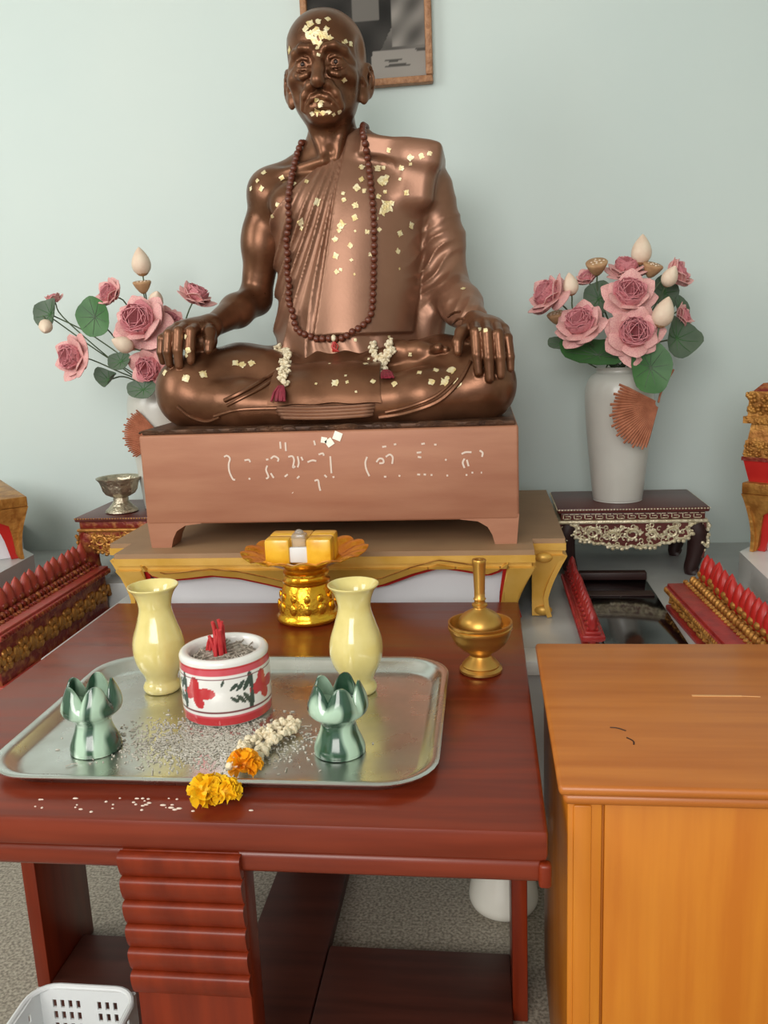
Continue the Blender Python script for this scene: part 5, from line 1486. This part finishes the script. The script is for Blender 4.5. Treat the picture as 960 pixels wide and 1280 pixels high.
l(832, 365, 2.56, 32, 44, (.3, -.9, .3), 'grey green leaf behind the cream bud of right bouquet', M_green_grey)
l(702, 428, 2.50, 36, 20, (-.4, -.6, .6), 'leaf tip poking out at far left of right bouquet', M_green_grey)
# left bouquet
f = lambda x, y, Y, s, n, lab, op=1.0: lotus_flower(A_(x, y, Y), s*K, n, mouth(VL), lab, op)
f(177, 404, 2.42, 39, (-.05, -.92, .35), 'largest open pink lotus in centre of the left bouquet')
f(94, 447, 2.40, 30, (-.45, -.85, .15), 'pink lotus drooping at lower left of the left bouquet', .85)
f(140, 369, 2.46, 23, (-.45, -.75, .5), 'pink lotus at upper left of left bouquet beside green leaf', .75)
f(190, 460, 2.42, 30, (-.2, -.95, -.05), 'pink lotus low in left bouquet touching the bronze hand', .9)
f(244, 372, 2.48, 26, (.5, -.15, .75), 'pale pink lotus seen from the side, right of left bouquet', .85)
f(68, 376, 2.54, 15, (-.3, -.2, .9), 'small pink lotus peeping over the far left leaf', .7)
f(212, 404, 2.50, 22, (.4, -.6, .6), 'pink lotus partly behind the bronze hand knuckles', .7)
b = lambda x, y, Y, h, n, lab: lotus_bud(A_(x, y, Y), h*K, n, mouth(VL), lab)
b(176, 327, 2.50, 34, (-.02, -.1, 1), 'cream lotus bud rising highest in the left bouquet')
b(195, 374, 2.48, 27, (.4, -.6, .6), 'pinkish cream bud behind the central flower of left bouquet')
b(153, 430, 2.36, 28, (-.6, -.7, .4), 'pale cream bud below left of the largest left lotus')
b(57, 409, 2.42, 24, (.3, -.8, -.45), 'cream bud hanging from the far left leaf')
lotus_pod(A_(178, 357, 2.49), 24*K, (0, -.2, 1), mouth(VL), 'tan lotus seed pod under the highest bud of left bouquet')
l = lambda x, y, Y, w, h, n, lab, m=None, fo=.25, ro=0.0: lotus_leaf(A_(x, y, Y), w*K, h*K, n, mouth(VL), lab, m, fo, ro)
l(117, 396, 2.44, 44, 52, (-.1, -.95, .15), 'bright green leaf at upper left of left bouquet', None, .2, .4)
l(61, 392, 2.46, 38, 40, (-.3, -.85, .3), 'dull green leaf at far left of the left bouquet', M_green_grey, .6)
l(150, 451, 2.42, 34, 26, (-.2, -.8, .5), 'grey green leaf at the heart of left bouquet under cream bud', M_green_grey)
l(135, 474, 2.42, 34, 24, (-.2, -.7, .6), 'dark curled leaf at bottom of left bouquet', M_green_grey, .9, -.4)
l(178, 486, 2.40, 40, 26, (-.1, -.9, .4), 'broad green leaf over the rim of the left vase', M_green_grey)

# dried palm leaf fans on the vases
def palm_fan(label, piv, a0, a1, rad, depth, stalk):
    t = thing('palm_leaf_fan', label, 'dried leaf', piv, 0, 'dried palm leaf fans on the vases')
    P = Vector(piv); n = 26; V = []; F = []
    s0 = None
    for k in range(n):
        a = a0+(a1-a0)*(k+.5)/n; da = (a1-a0)/n*.56; L_ = rad*(1-.07*abs(math.sin(k*2.1)))*(.88+.12*math.sin(PI*k/n))
        d = lambda q, r, off: P+Vector((math.cos(q)*r, depth(math.cos(q)*r)-off, math.sin(q)*r))
        A = np.zeros((5, 3, 3))
        for i in range(5):
            r = .012+(L_-.012)*i/4; w = 1 if i < 4 else .55
            for j, (s_, off) in enumerate(((-1, 0), (0, .004*(.3+i/4)), (1, 0))): A[i, j] = d(a+s_*da*w, r, off)
        obj('segment', G().grid(A, thick=.0012), M_palm, t, angle=20)
    obj('stem', G().tube(spline(stalk, 10), .003, 6), M_palm, t)
pv = A_(823, 503, 2.445)
palm_fan('brown dried palm fan hanging on front of the right vase', tuple(pv), R(152), R(255), .150, lambda x: -.012-.10*min(1, -x/.2) if x < 0 else 0, [pv, pv+np.array((.012, .02, .03)), A_(842, 462, 2.5)])
pv = A_(206, 545, 2.46)
palm_fan('brown dried palm fan on left vase, mostly behind the pedestal', tuple(pv), R(130), R(215), .125, lambda x: -.02, [pv, pv+np.array((.03, .02, .04)), A_(240, 500, 2.5)])
